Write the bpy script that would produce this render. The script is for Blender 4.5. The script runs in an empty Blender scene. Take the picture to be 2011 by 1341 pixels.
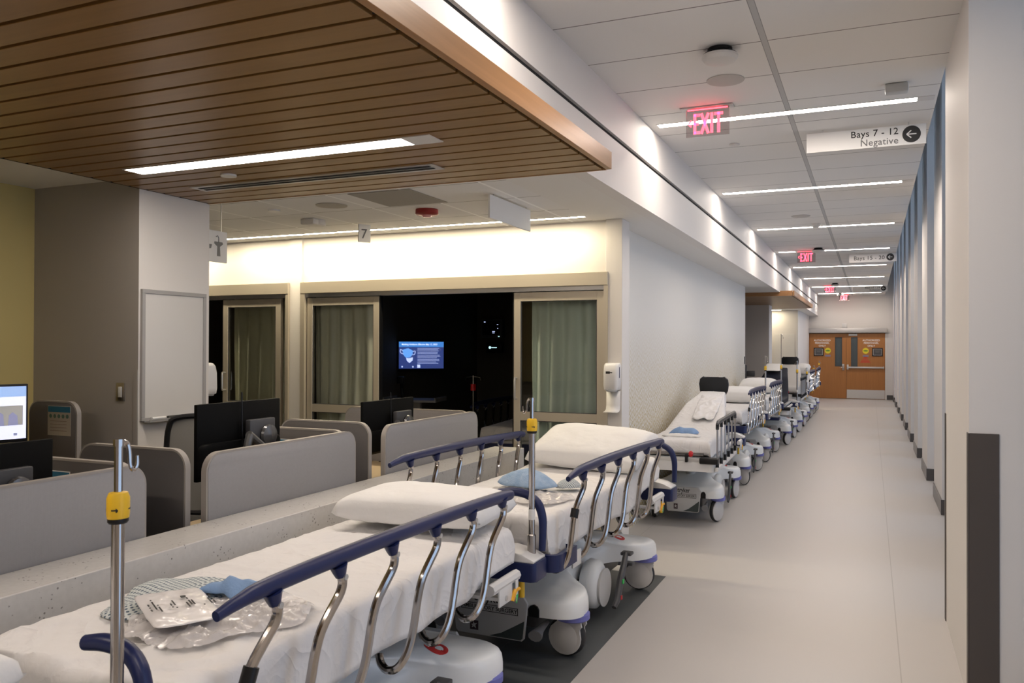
import bpy, bmesh, math, random
from mathutils import Vector, Matrix, noise
PI = math.pi
random.seed(7)
C = bpy.context.scene.collection
scene = bpy.context.scene

# ------------------------------------------------------------------ mesh helpers
def nb(): return bmesh.new()

def obj(name, bm, m, parent=None, smooth=True, ang=35):
    me = bpy.data.meshes.new(name)
    bmesh.ops.recalc_face_normals(bm, faces=bm.faces)
    bm.to_mesh(me); bm.free()
    if smooth:
        for p in me.polygons: p.use_smooth = True
        me.set_sharp_from_angle(angle=math.radians(ang))
    for mm in (m if isinstance(m, (list, tuple)) else [m]): me.materials.append(mm)
    o = bpy.data.objects.new(name, me); C.objects.link(o)
    if parent: o.parent = parent
    return o

def tag(o, label=None, cat=None, group=None, kind=None):
    if label: o['label'] = label
    if cat: o['category'] = cat
    if group: o['group'] = group
    if kind: o['kind'] = kind
    return o

def thing(name, label, cat, loc=(0, 0, 0), rotz=0, group=None):
    o = bpy.data.objects.new(name, None); C.objects.link(o)
    o.empty_display_size = .05
    o.location = loc; o.rotation_euler = (0, 0, rotz)
    return tag(o, label, cat, group)

def struct(name, bm, m, parent=None, smooth=False):
    o = obj(name, bm, m, parent, smooth=smooth)
    if not parent: o['kind'] = 'structure'
    return o

def kids(o): return [c for c in bpy.data.objects if c.parent == o]

def copy_tree(o, parent=None, skip=()):
    c = o.copy(); C.objects.link(c)
    if parent: c.parent = parent
    for ch in kids(o):
        if ch.name.split('.')[0] in skip: continue
        copy_tree(ch, c, skip)
    return c

def dup(root, loc, rotz=0, label=None, group=None, skip=()):
    c = copy_tree(root, None, skip)
    c.location = loc; c.rotation_euler = (0, 0, rotz)
    if label: c['label'] = label
    if group: c['group'] = group
    return c

def bx(bm, x0, x1, y0, y1, z0, z1, bev=0, mi=0, seg=2):
    vs = [bm.verts.new((x, y, z)) for x in (x0, x1) for y in (y0, y1) for z in (z0, z1)]
    idx = [(0, 1, 3, 2), (4, 6, 7, 5), (0, 4, 5, 1), (2, 3, 7, 6), (0, 2, 6, 4), (1, 5, 7, 3)]
    fs = [bm.faces.new([vs[i] for i in f]) for f in idx]
    for f in fs: f.material_index = mi
    if bev:
        es = list({e for f in fs for e in f.edges})
        r = bmesh.ops.bevel(bm, geom=es, offset=bev, segments=seg, affect='EDGES', profile=.5)
        for f in r['faces']: f.material_index = mi
    return bm

def ring(bm, pts): return [bm.verts.new(p) for p in pts]

def skin(bm, rings, cap0=True, cap1=True, closed=True, mi=0):
    for a, b in zip(rings[:-1], rings[1:]):
        n = len(a)
        for i in range(n if closed else n - 1):
            j = (i + 1) % n
            try:
                f = bm.faces.new((a[i], a[j], b[j], b[i])); f.material_index = mi
            except ValueError: pass
    if cap0 and closed:
        f = bm.faces.new(rings[0][::-1]); f.material_index = mi
    if cap1 and closed:
        f = bm.faces.new(rings[-1]); f.material_index = mi

def catmull(pts, n=6):
    P = [Vector(p) for p in pts]
    if len(P) < 3: return P
    P = [P[0] * 2 - P[1]] + P + [P[-1] * 2 - P[-2]]
    out = []
    for i in range(1, len(P) - 2):
        p0, p1, p2, p3 = P[i - 1:i + 3]
        for k in range(n):
            t = k / n
            out.append(.5 * ((2 * p1) + (p2 - p0) * t + (2 * p0 - 5 * p1 + 4 * p2 - p3) * t * t + (3 * p1 - p0 - 3 * p2 + p3) * t ** 3))
    out.append(P[-2])
    return out

def tube(bm, pts, r, n=12, sm=0, sx=1, mi=0, up=None):
    """r may be a number or a list per control point; sx stretches the section sideways"""
    if sm:
        k = len(pts)
        if isinstance(r, (list, tuple)):
            rr = catmull([(a, 0, 0) for a in r], sm); r = [max(v.x, 1e-4) for v in rr]
        pts = catmull(pts, sm)
    P = [Vector(p) for p in pts]
    R = r if isinstance(r, (list, tuple)) else [r] * len(P)
    t0 = (P[1] - P[0]).normalized()
    ref = Vector(up) if up else (Vector((0, 0, 1)) if abs(t0.z) < .9 else Vector((1, 0, 0)))
    nrm = (ref - t0 * ref.dot(t0)).normalized()
    rings = []
    for i, p in enumerate(P):
        t = (P[min(i + 1, len(P) - 1)] - P[max(i - 1, 0)]).normalized()
        nrm = (nrm - t * nrm.dot(t)).normalized()
        b = t.cross(nrm)
        rings.append(ring(bm, [p + nrm * math.cos(a) * R[i] + b * math.sin(a) * R[i] * sx for a in [2 * PI * k / n for k in range(n)]]))
    skin(bm, rings, mi=mi)
    return bm

def lathe(bm, prof, o=(0, 0, 0), axis='Z', n=24, mi=0):
    """prof: (radius, height) pairs along the axis"""
    o = Vector(o); rings = []
    for r, h in prof:
        r = max(r, 1e-4); pts = []
        for k in range(n):
            a = 2 * PI * k / n; c, s = r * math.cos(a), r * math.sin(a)
            v = {'Z': (c, s, h), 'X': (h, c, s), 'Y': (s, h, c)}[axis]
            pts.append(o + Vector(v))
        rings.append(ring(bm, pts))
    skin(bm, rings, mi=mi)
    return bm

def prism(bm, pts, d0, d1, plane='XY', bev=0, mi=0):
    """2-D outline extruded between d0 and d1 along the third axis"""
    def v3(p, d): return {'XY': (p[0], p[1], d), 'XZ': (p[0], d, p[1]), 'YZ': (d, p[0], p[1])}[plane]
    a = ring(bm, [v3(p, d0) for p in pts]); b = ring(bm, [v3(p, d1) for p in pts])
    n0 = len(bm.faces)
    skin(bm, [a, b], mi=mi)
    if bev:
        es = [e for e in {e for v in a + b for e in v.link_edges} if (e.verts[0] in a) == (e.verts[1] in a)]
        bmesh.ops.bevel(bm, geom=es, offset=bev, segments=2, affect='EDGES', profile=.5)
    return bm

def rrect(x0, x1, y0, y1, r, corners=(1, 1, 1, 1), n=7):
    """rounded rectangle outline, corners: bl, br, tr, tl"""
    out = []
    for (cx, cy, a0, on) in ((x0 + r, y0 + r, PI, corners[0]), (x1 - r, y0 + r, 1.5 * PI, corners[1]), (x1 - r, y1 - r, 0, corners[2]), (x0 + r, y1 - r, .5 * PI, corners[3])):
        if on:
            out += [(cx + r * math.cos(a0 + k * PI / 2 / n), cy + r * math.sin(a0 + k * PI / 2 / n)) for k in range(n + 1)]
        else:
            out.append((cx + (r if math.cos(a0 + PI / 4) > 0 else -r), cy + (r if math.sin(a0 + PI / 4) > 0 else -r)))
    return out

def text(name, s, size, loc, rot, m, parent=None, align='LEFT', ext=.0006, spacing=1.0, bold=0.0):
    cu = bpy.data.curves.new(name, 'FONT'); cu.body = s; cu.size = size; cu.align_x = align
    cu.extrude = ext; cu.space_character = spacing; cu.offset = bold; cu.resolution_u = 3
    t = bpy.data.objects.new('tmp_text', cu); C.objects.link(t)
    bpy.context.view_layer.update()
    me = bpy.data.meshes.new_from_object(t)
    bpy.data.objects.remove(t)
    me.name = name
    R = (Matrix.Translation(loc) @ Matrix.Rotation(rot[2], 4, 'Z') @ Matrix.Rotation(rot[1], 4, 'Y') @ Matrix.Rotation(rot[0], 4, 'X'))
    me.transform(R); me.materials.clear(); me.materials.append(m)
    o = bpy.data.objects.new(name, me); C.objects.link(o)
    if parent: o.parent = parent
    return o
FACE_CAM = (PI / 2, 0, 0)        # reads left to right for someone looking along +Y
FACE_HALL = (PI / 2, 0, PI / 2)  # reads left to right for someone looking along -X

# ------------------------------------------------------------------ materials
MATS = {}
def mat(name, col, rough=.5, metal=0, spec=.5, emit=None, es=0, bump=None, noise_col=None, alpha=None, trans=0, coat=0, sheen=0):
    if name in MATS: return MATS[name]
    m = bpy.data.materials.new(name); m.use_nodes = True
    nt = m.node_tree; b = nt.nodes['Principled BSDF']
    b.inputs['Base Color'].default_value = (*col, 1)
    b.inputs['Roughness'].default_value = rough
    b.inputs['Metallic'].default_value = metal
    b.inputs['Specular IOR Level'].default_value = spec
    b.inputs['Coat Weight'].default_value = coat
    b.inputs['Transmission Weight'].default_value = trans
    b.inputs['Sheen Weight'].default_value = sheen
    if alpha is not None: b.inputs['Alpha'].default_value = alpha
    if emit:
        b.inputs['Emission Color'].default_value = (*emit, 1); b.inputs['Emission Strength'].default_value = es
    tc = nt.nodes.new('ShaderNodeTexCoord')
    if noise_col:       # (scale, second colour, amount)
        n = nt.nodes.new('ShaderNodeTexNoise'); n.inputs['Scale'].default_value = noise_col[0]; n.inputs['Detail'].default_value = 5
        nt.links.new(tc.outputs['Object'], n.inputs['Vector'])
        r = nt.nodes.new('ShaderNodeMapRange'); r.inputs['From Min'].default_value = .35; r.inputs['From Max'].default_value = .65
        r.inputs['To Max'].default_value = noise_col[2]
        nt.links.new(n.outputs['Fac'], r.inputs['Value'])
        mx = nt.nodes.new('ShaderNodeMix'); mx.data_type = 'RGBA'
        mx.inputs['A'].default_value = (*col, 1); mx.inputs['B'].default_value = (*noise_col[1], 1)
        nt.links.new(r.outputs['Result'], mx.inputs['Factor']); nt.links.new(mx.outputs['Result'], b.inputs['Base Color'])
    if bump:            # (scale, strength, distance)
        n = nt.nodes.new('ShaderNodeTexNoise'); n.inputs['Scale'].default_value = bump[0]; n.inputs['Detail'].default_value = 4
        nt.links.new(tc.outputs['Object'], n.inputs['Vector'])
        bp = nt.nodes.new('ShaderNodeBump'); bp.inputs['Strength'].default_value = bump[1]; bp.inputs['Distance'].default_value = bump[2]
        nt.links.new(n.outputs['Fac'], bp.inputs['Height']); nt.links.new(bp.outputs['Normal'], b.inputs['Normal'])
    MATS[name] = m
    return m

def N(nt, t, **kw):
    n = nt.nodes.new(t)
    for k, v in kw.items():
        if k in ('operation', 'data_type', 'blend_type', 'wave_type', 'bands_direction', 'feature', 'distance'): setattr(n, k, v)
        else: n.inputs[k].default_value = v
    return n
def mth(nt, op, a, b=None, c=None):
    n = nt.nodes.new('ShaderNodeMath'); n.operation = op
    for i, v in enumerate((a, b, c)):
        if v is None: continue
        if isinstance(v, (int, float)): n.inputs[i].default_value = v
        else: nt.links.new(v, n.inputs[i])
    return n.outputs[0]
def lines(nt, coord, off, step, w):
    """1 on thin lines every step metres"""
    f = mth(nt, 'FRACT', mth(nt, 'DIVIDE', mth(nt, 'SUBTRACT', coord, off - w / 2 - 100 * step), step))
    return mth(nt, 'LESS_THAN', f, w / step)
def band(nt, coord, c, w):
    return mth(nt, 'LESS_THAN', mth(nt, 'ABSOLUTE', mth(nt, 'SUBTRACT', coord, c)), w / 2)
def mixc(nt, fac, a, b):
    mx = nt.nodes.new('ShaderNodeMix'); mx.data_type = 'RGBA'
    for s, v in (('Factor', fac), ('A', a), ('B', b)):
        if isinstance(v, (int, float)): mx.inputs[s].default_value = v
        elif isinstance(v, tuple): mx.inputs[s].default_value = (*v, 1)
        else: nt.links.new(v, mx.inputs[s])
    return mx.outputs['Result']
def base(name, rough=.5):
    m = bpy.data.materials.new(name); m.use_nodes = True; nt = m.node_tree
    b = nt.nodes['Principled BSDF']; b.inputs['Roughness'].default_value = rough
    g = nt.nodes.new('ShaderNodeNewGeometry'); s = nt.nodes.new('ShaderNodeSeparateXYZ')
    tc = nt.nodes.new('ShaderNodeTexCoord'); nt.links.new(tc.outputs['Object'], s.inputs[0])
    MATS[name] = m
    return m, nt, b, tc.outputs['Object'], s.outputs

# --- painted and plain
M_wall = mat('wall paint', (.74, .71, .68), .6, bump=(180, .08, .002))
M_white = mat('white gypsum', (.76, .74, .71), .65)
M_greywall = mat('grey wall paint', (.36, .335, .31), .6, bump=(150, .08, .002))
M_yellow = mat('yellow wall paint', (.60, .49, .20), .6)
M_black = mat('black slot', (.01, .01, .01), .8)
M_bayshade = mat('bay paint with shade', (.10, .085, .065), .8)  # darkness of the unlit bays put into the wall and ceiling colour
M_base = mat('dark baseboard', (.085, .08, .08), .32)
M_bronze = mat('brown corner guard', (.075, .062, .055), .5, bump=(300, .05, .001))
M_plastw = mat('white plastic', (.72, .71, .70), .35)
M_plastg = mat('light grey plastic', (.50, .51, .51), .35, noise_col=(3, (.46, .48, .49), .5))
M_hood = mat('pale base shell plastic', (.84, .86, .87), .3)
M_plate = mat('grey cover plate', (.52, .52, .52), .4)
M_greyd = mat('dark grey plastic', (.06, .06, .065), .45)
M_blk = mat('black plastic', (.007, .007, .008), .42, spec=.35)
M_blkm = mat('matt black plastic', (.004, .004, .004), .6, spec=.10)
M_navy = mat('navy rail plastic', (.011, .019, .085), .36, spec=.4)
M_navyv = mat('navy vinyl', (.005, .008, .020), .6, spec=.2)
M_purple = mat('periwinkle bumper ring', (.16, .17, .50), .4)
M_chrome = mat('chrome tube', (.46, .43, .41), .13, 1)
M_steel = mat('brushed steel', (.42, .39, .37), .28, 1)
M_alu = mat('champagne aluminium', (.60, .54, .44), .38, .55)
M_silver = mat('satin aluminium', (.62, .61, .60), .35, .8)
M_tire = mat('black tyre rubber', (.02, .02, .022), .6)
M_wheel = mat('pale grey wheel cover', (.60, .59, .58), .4)
M_yel = mat('yellow plastic', (.82, .50, .02), .4)
M_orange = mat('amber latch', (.85, .42, .02), .4)
M_red = mat('red plastic', (.55, .01, .015), .3)
M_green = mat('green tag', (.04, .55, .12), .5)
M_redt = mat('red ink', (.6, .03, .03), .5)
M_paper = mat('white paper', (.80, .79, .77), .7)
M_ink = mat('black ink', (.015, .015, .015), .6)
M_inkg = mat('grey ink', (.16, .16, .16), .6)
M_sheet = mat('white bed sheet', (.80, .78, .77), .85, bump=(7, .45, .02), sheen=.2)
def creased(name, col, sc, st):
    m, nt, b, co, s = base(name, .85)
    b.inputs['Base Color'].default_value = (*col, 1); b.inputs['Sheen Weight'].default_value = .2
    hs = None
    for k, (q, d, w) in enumerate(((sc, 1.6, 1.0), (sc * 2.3, 1.0, .5), (sc * 9, .3, .10))):
        n = N(nt, 'ShaderNodeTexNoise', Scale=q, Detail=2, Distortion=d); nt.links.new(co, n.inputs['Vector'])
        r = mth(nt, 'ABSOLUTE', mth(nt, 'SUBTRACT', n.outputs['Fac'], .5))
        r = mth(nt, 'MULTIPLY', mth(nt, 'POWER', mth(nt, 'SUBTRACT', 1, mth(nt, 'MINIMUM', mth(nt, 'MULTIPLY', r, 9), 1)), 1.6), w)
        hs = r if hs is None else mth(nt, 'ADD', hs, r)
    bu = N(nt, 'ShaderNodeBump', Strength=st, Distance=.006); nt.links.new(hs, bu.inputs['Height']); nt.links.new(bu.outputs[0], b.inputs['Normal'])
    return m
M_sheet = creased('creased white bed sheet', (.80, .78, .77), 2.6, .55)
M_pillow = mat('pillowcase cotton', (.82, .81, .80), .85, bump=(10, .4, .014), sheen=.2)
M_mattress = mat('charcoal mattress vinyl', (.05, .05, .06), .5)
M_blue = mat('light blue cloth', (.22, .35, .58), .8, bump=(60, .5, .006))
M_lblue = mat('pale blue fleece', (.38, .50, .66), .95, bump=(120, .8, .006), noise_col=(25, (.25, .38, .58), .8))
M_trim = mat('taupe partition edge', (.34, .31, .28), .5)
M_oakd = mat('desk oak laminate', (.50, .38, .22), .5)
M_teal = mat('teal print', (.01, .13, .24), .5)
M_board = mat('whiteboard enamel', (.66, .64, .61), .25)
M_reds = mat('dark red strobe', (.28, .02, .02), .4)
M_offwht = mat('ceiling device white', (.66, .64, .62), .5)
M_curt = mat('sage curtain', (.66, .76, .70), .8, bump=(90, .3, .003))
M_brass = mat('gold film', (.6, .45, .1), .4, .6)

def emis(name, col, s):
    return mat(name, (.8, .8, .8), .5, emit=col, es=s)
E_hall = emis('hall lamp diffuser', (1, .880, .775), 59)
E_bay = emis('bay lamp diffuser', (1, .85, .60), 92)
E_can = emis('canopy lamp diffuser', (1, .88, .76), 33)
E_red = emis('lit red letters', (1, .02, .06), 4.5)
E_redsoft = emis('lit red edge', (1, .03, .05), 9)
E_tv = emis('screen navy', (.010, .035, .19), 1.0)
E_tv2 = emis('screen header blue', (.04, .22, .65), 1.0)
E_tvw = emis('screen white', (.55, .65, 1.0), 1.1)
E_tvb = emis('screen sky blue', (.12, .38, .95), 1.0)
E_scrw = emis('page white', (.62, .66, .95), 1.0)
E_scrb = emis('page blue', (.02, .22, .62), 1.0)
E_scrk = emis('page dark photo', (.02, .03, .03), 1.0)
E_scrg = emis('page green', (.08, .25, .08), 1.0)
E_cyan = emis('lit cyan dot', (.5, .9, 1), 1.6)
E_led = emis('green led', (.1, 1, .3), 2)

# --- patterned
def m_floor():
    m, nt, b, co, s = base('vinyl floor', .38)
    n = N(nt, 'ShaderNodeTexNoise', Scale=260, Detail=3); nt.links.new(co, n.inputs['Vector'])
    n2 = N(nt, 'ShaderNodeTexNoise', Scale=.8, Detail=3); nt.links.new(co, n2.inputs['Vector'])
    light = mixc(nt, mth(nt, 'MULTIPLY', n.outputs['Fac'], .5), (.54, .515, .495), (.49, .465, .45))
    light = mixc(nt, mth(nt, 'MULTIPLY', n2.outputs['Fac'], .25), light, (.48, .46, .44))
    dark = (.075, .083, .088)
    isd = mth(nt, 'MULTIPLY', mth(nt, 'LESS_THAN', s[0], -1.355), mth(nt, 'LESS_THAN', s[1], 5.92))
    c = mixc(nt, isd, light, dark)
    seam = mth(nt, 'MAXIMUM', band(nt, s[0], .14, .006), lines(nt, s[0], .14 - 2.0, 2.0, .004))
    c = mixc(nt, mth(nt, 'MULTIPLY', seam, .45), c, (.22, .20, .18))
    nt.links.new(c, b.inputs['Base Color'])
    bu = N(nt, 'ShaderNodeBump', Strength=.05, Distance=.002); nt.links.new(n.outputs['Fac'], bu.inputs['Height']); nt.links.new(bu.outputs[0], b.inputs['Normal'])
    return m
M_floor = m_floor()

def m_tiles(name, offx, stepx, wx, offy, stepy, wy, colx, coly, strip=None):
    m, nt, b, co, s = base(name, .85)
    n = N(nt, 'ShaderNodeTexNoise', Scale=140, Detail=3); nt.links.new(co, n.inputs['Vector'])
    c = mixc(nt, mth(nt, 'MULTIPLY', n.outputs['Fac'], .4), (.80, .785, .765), (.72, .705, .69))
    c = mixc(nt, lines(nt, s[1], offy, stepy, wy), c, coly)
    if stepx: c = mixc(nt, lines(nt, s[0], offx, stepx, wx), c, colx)
    if strip:
        c = mixc(nt, band(nt, s[0], strip[0], strip[1]), c, (.50, .50, .50))
        c = mixc(nt, mth(nt, 'MAXIMUM', band(nt, s[0], strip[0] - strip[1] / 2, .004), band(nt, s[0], strip[0] + strip[1] / 2, .004)), c, (.3, .3, .3))
    nt.links.new(c, b.inputs['Base Color'])
    return m
M_tile_hall = m_tiles('hall ceiling tiles', 0, 0, 0, 6.35 + .307, .614, .009, None, (.20, .18, .17), strip=(-.55, .034))
M_tile_bay = m_tiles('bay ceiling tiles', -2.33, .6, .022, 5.42, .6, .008, (.95, .94, .92), (.22, .19, .15))

def m_wood(name, c1, c2, c3, axis='X', rough=.35, sc=1.0):
    m, nt, b, co, s = base(name, rough)
    mp = nt.nodes.new('ShaderNodeMapping')
    mp.inputs['Scale'].default_value = {'X': (.6, 18, 18), 'Y': (18, .6, 18), 'Z': (18, 18, .6)}[axis]
    nt.links.new(co, mp.inputs['Vector'])
    n = N(nt, 'ShaderNodeTexNoise', Scale=2.2 * sc, Detail=6, Distortion=.4); nt.links.new(mp.outputs[0], n.inputs['Vector'])
    n2 = N(nt, 'ShaderNodeTexNoise', Scale=9 * sc, Detail=4); nt.links.new(mp.outputs[0], n2.inputs['Vector'])
    r = N(nt, 'ShaderNodeMapRange', **{'From Min': .3, 'From Max': .7}); nt.links.new(n.outputs['Fac'], r.inputs['Value'])
    c = mixc(nt, r.outputs[0], c1, c2)
    c = mixc(nt, mth(nt, 'MULTIPLY', n2.outputs['Fac'], .35), c, c3)
    nt.links.new(c, b.inputs['Base Color'])
    return m
M_plank = m_wood('oak plank', (.285, .152, .050), (.235, .122, .037), (.15, .078, .024), 'X', .33)
M_fascia_lit = m_wood('hall-lit oak fascia', (.42, .215, .09), (.36, .18, .07), (.26, .13, .05), 'Y', .33)  # same oak as the planks, hall light painted in as a lighter colour
M_doorw = m_wood('honey oak door', (.44, .19, .050), (.38, .155, .040), (.28, .11, .03), 'Z', .4, 1.6)

def m_terrazzo():
    m, nt, b, co, s = base('speckled quartz', .22)
    v = N(nt, 'ShaderNodeTexVoronoi', Scale=60); nt.links.new(co, v.inputs['Vector'])
    n = N(nt, 'ShaderNodeTexNoise', Scale=11, Detail=8, Roughness=.75); nt.links.new(co, n.inputs['Vector'])
    n3 = N(nt, 'ShaderNodeTexNoise', Scale=45, Detail=3); nt.links.new(co, n3.inputs['Vector'])
    c = mixc(nt, n3.outputs['Fac'], (.64, .625, .60), (.54, .525, .50))
    sp = mth(nt, 'MULTIPLY', mth(nt, 'LESS_THAN', v.outputs['Distance'], .22), mth(nt, 'GREATER_THAN', n.outputs['Fac'], .56))
    c = mixc(nt, mth(nt, 'MULTIPLY', sp, .8), c, (.15, .14, .13))
    bl = N(nt, 'ShaderNodeMapRange', **{'From Min': .68, 'From Max': .76}); nt.links.new(n.outputs['Fac'], bl.inputs['Value'])
    c = mixc(nt, mth(nt, 'MULTIPLY', bl.outputs[0], .7), c, (.12, .10, .09))
    nt.links.new(c, b.inputs['Base Color'])
    return m
M_stone = m_terrazzo()

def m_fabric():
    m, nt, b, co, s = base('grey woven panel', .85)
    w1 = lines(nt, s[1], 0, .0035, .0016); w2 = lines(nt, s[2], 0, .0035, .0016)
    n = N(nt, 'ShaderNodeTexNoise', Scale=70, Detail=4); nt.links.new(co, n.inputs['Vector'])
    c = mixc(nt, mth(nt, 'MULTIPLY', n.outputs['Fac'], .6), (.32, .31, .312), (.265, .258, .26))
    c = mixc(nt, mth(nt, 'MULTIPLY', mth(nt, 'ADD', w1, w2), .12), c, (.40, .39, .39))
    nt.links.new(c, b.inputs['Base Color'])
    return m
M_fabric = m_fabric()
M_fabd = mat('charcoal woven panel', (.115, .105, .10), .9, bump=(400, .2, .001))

def m_wallcover():
    m, nt, b, co, s = base('patterned wallcovering', .6)
    # small interlocking basket marks that thin out with height: that is the printed design
    u = mth(nt, 'MULTIPLY', mth(nt, 'ADD', s[1], s[2]), 1.0); v = mth(nt, 'SUBTRACT', s[1], s[2])
    a = lines(nt, u, 0, .048, .022); bq = lines(nt, v, 0, .048, .022)
    cell = N(nt, 'ShaderNodeTexVoronoi', Scale=22); nt.links.new(co, cell.inputs['Vector'])
    sep = nt.nodes.new('ShaderNodeSeparateColor'); nt.links.new(cell.outputs['Color'], sep.inputs[0])
    pick = mth(nt, 'GREATER_THAN', sep.outputs[0], .5)
    marks = mth(nt, 'ADD', mth(nt, 'MULTIPLY', a, pick), mth(nt, 'MULTIPLY', bq, mth(nt, 'SUBTRACT', 1, pick)))
    h = N(nt, 'ShaderNodeMapRange', **{'From Min': .7, 'From Max': 1.9, 'To Min': 1.0, 'To Max': .0}); nt.links.new(s[2], h.inputs['Value'])
    c = mixc(nt, mth(nt, 'MULTIPLY', marks, h.outputs[0]), (.76, .74, .70), (.44, .31, .05))
    nt.links.new(c, b.inputs['Base Color'])
    return m
M_cover = m_wallcover()

def m_gown():
    m, nt, b, co, s = base('dotted gown cotton', .85)
    tc = nt.nodes.new('ShaderNodeUVMap')
    s2 = nt.nodes.new('ShaderNodeSeparateXYZ'); nt.links.new(tc.outputs[0], s2.inputs[0])
    def dots(ox, oy):
        fx = mth(nt, 'SUBTRACT', mth(nt, 'FRACT', mth(nt, 'ADD', mth(nt, 'MULTIPLY', s2.outputs[0], 12), ox)), .5)
        fy = mth(nt, 'SUBTRACT', mth(nt, 'FRACT', mth(nt, 'ADD', mth(nt, 'MULTIPLY', s2.outputs[1], 16), oy)), .5)
        return mth(nt, 'LESS_THAN', mth(nt, 'ADD', mth(nt, 'MULTIPLY', fx, fx), mth(nt, 'MULTIPLY', fy, fy)), .045)
    d = mth(nt, 'MAXIMUM', dots(0, 0), dots(.5, .5))
    nt.links.new(mixc(nt, d, (.62, .66, .66), (.10, .14, .19)), b.inputs['Base Color'])
    return m
M_gown = m_gown()

def m_mesh_back():
    m, nt, b, co, s = base('chair mesh net', .8)
    a = mth(nt, 'MAXIMUM', lines(nt, s[0], 0, .011, .004), lines(nt, s[2], 0, .011, .004))
    b.inputs['Base Color'].default_value = (.03, .03, .03, 1)
    nt.links.new(a, b.inputs['Alpha'])
    return m
M_mesh = m_mesh_back()

def m_glass(name, tint, refl, rough=0.02):
    m = bpy.data.materials.new(name); m.use_nodes = True; nt = m.node_tree; nt.nodes.clear()
    out = nt.nodes.new('ShaderNodeOutputMaterial'); mx = nt.nodes.new('ShaderNodeMixShader')
    tr = nt.nodes.new('ShaderNodeBsdfTransparent'); tr.inputs[0].default_value = (*tint, 1)
    gl = nt.nodes.new('ShaderNodeBsdfGlossy'); gl.inputs['Roughness'].default_value = rough
    fr = nt.nodes.new('ShaderNodeFresnel'); fr.inputs[0].default_value = 1.45
    nt.links.new(mth(nt, 'MULTIPLY', fr.outputs[0], refl), mx.inputs[0]); nt.links.new(tr.outputs[0], mx.inputs[1]); nt.links.new(gl.outputs[0], mx.inputs[2])
    nt.links.new(mx.outputs[0], out.inputs[0]); MATS[name] = m
    return m
M_glass = m_glass('door glass', (.965, .98, .965), 1.2)
M_win = m_glass('window glass', (.95, .97, 1), 1.0)
M_acryl = m_glass('clear acrylic', (.80, .76, .76), 1.5)
def m_film():
    m = bpy.data.materials.new('clear plastic film'); m.use_nodes = True; nt = m.node_tree; nt.nodes.clear()
    out = nt.nodes.new('ShaderNodeOutputMaterial'); mx = nt.nodes.new('ShaderNodeMixShader'); mx2 = nt.nodes.new('ShaderNodeMixShader')
    tr = nt.nodes.new('ShaderNodeBsdfTransparent'); gl = nt.nodes.new('ShaderNodeBsdfGlossy'); gl.inputs['Roughness'].default_value = .14
    di = nt.nodes.new('ShaderNodeBsdfDiffuse'); di.inputs[0].default_value = (.82, .79, .79, 1)
    mx2.inputs[0].default_value = .62
    nt.links.new(tr.outputs[0], mx2.inputs[1]); nt.links.new(di.outputs[0], mx2.inputs[2])
    lw = nt.nodes.new('ShaderNodeFresnel'); lw.inputs[0].default_value = 1.6
    nt.links.new(mth(nt, 'MULTIPLY', lw.outputs[0], .75), mx.inputs[0]); nt.links.new(mx2.outputs[0], mx.inputs[1]); nt.links.new(gl.outputs[0], mx.inputs[2])
    nt.links.new(mx.outputs[0], out.inputs[0]); MATS['film'] = m
    return m
M_film = m_film()
# ------------------------------------------------------------------ the setting
HZ, LZ, CZ = 3.38, 2.72, 2.65         # hall ceiling, low ceiling, canopy underside
b = nb(); bx(b, -9.2, 1.7, -5, 29.6, -.08, 0); struct('floor', b, M_floor)

b = nb(); bx(b, -1.60, .42, -5, 29.2, HZ, HZ + .06); struct('ceiling', b, M_tile_hall)
TZ = 4.7                               # top of the tall window strip
b = nb(); bx(b, .36, 1.4, -5, 29.2, TZ, TZ + .06); struct('ceiling', b, M_white)
b = nb(); bx(b, .36, .42, -5, 29.2, HZ + .061, TZ - .001); struct('wall_window_drop', b, M_white)
b = nb(); bx(b, -9.2, -2.14, 4.40, 6.66, LZ, LZ + .05); struct('ceiling', b, M_tile_bay)
b = nb(); bx(b, -2.14, -1.60, -5, 29.2, LZ, LZ + .05); bx(b, -9.2, -2.14, -5, 4.40, LZ, LZ + .05)
bx(b, -9.2, -2.14, 6.66, 29.2, LZ, LZ + .05); struct('ceiling', b, M_white)

b = nb(); bx(b, -1.70, -1.59, -5, 29.1, LZ - .001, 3.056); bx(b, -1.70, -1.59, -5, 29.1, 3.092, HZ + .02)
w = struct('wall_left_soffit', b, M_wall)
b = nb(); bx(b, -1.66, -1.612, -5, 29.1, 3.050, 3.098); struct('reveal_slot', b, M_black, w)

# bay front: wall over the doors, the columns between the bays
b = nb(); bx(b, -9.2, -5.29, 6.66, 6.82, 2.285, LZ); bx(b, -5.15, -2.03, 6.66, 6.82, 2.285, LZ); struct('wall_bay_front', b, M_wall)
b = nb(); bx(b, -5.295, -5.15, 6.635, 6.84, 0, LZ); struct('wall_bay_column', b, M_wall)
b = nb(); bx(b, -2.03, -1.885, 6.62, 6.84, 0, LZ, .006); struct('wall_bay_corner', b, M_wall)
b = nb(); bx(b, -2.12, -2.02, 6.841, 14.9, 0, LZ); bx(b, -4.5, -2.12, 14.8, 14.9, 0, LZ); w = struct('wall_left', b, M_cover)
b = nb(); bx(b, -2.019, -2.013, 14.76, 14.83, 1.37, 1.50, .002); struct('wall_plate', b, M_greyd, w)
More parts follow.
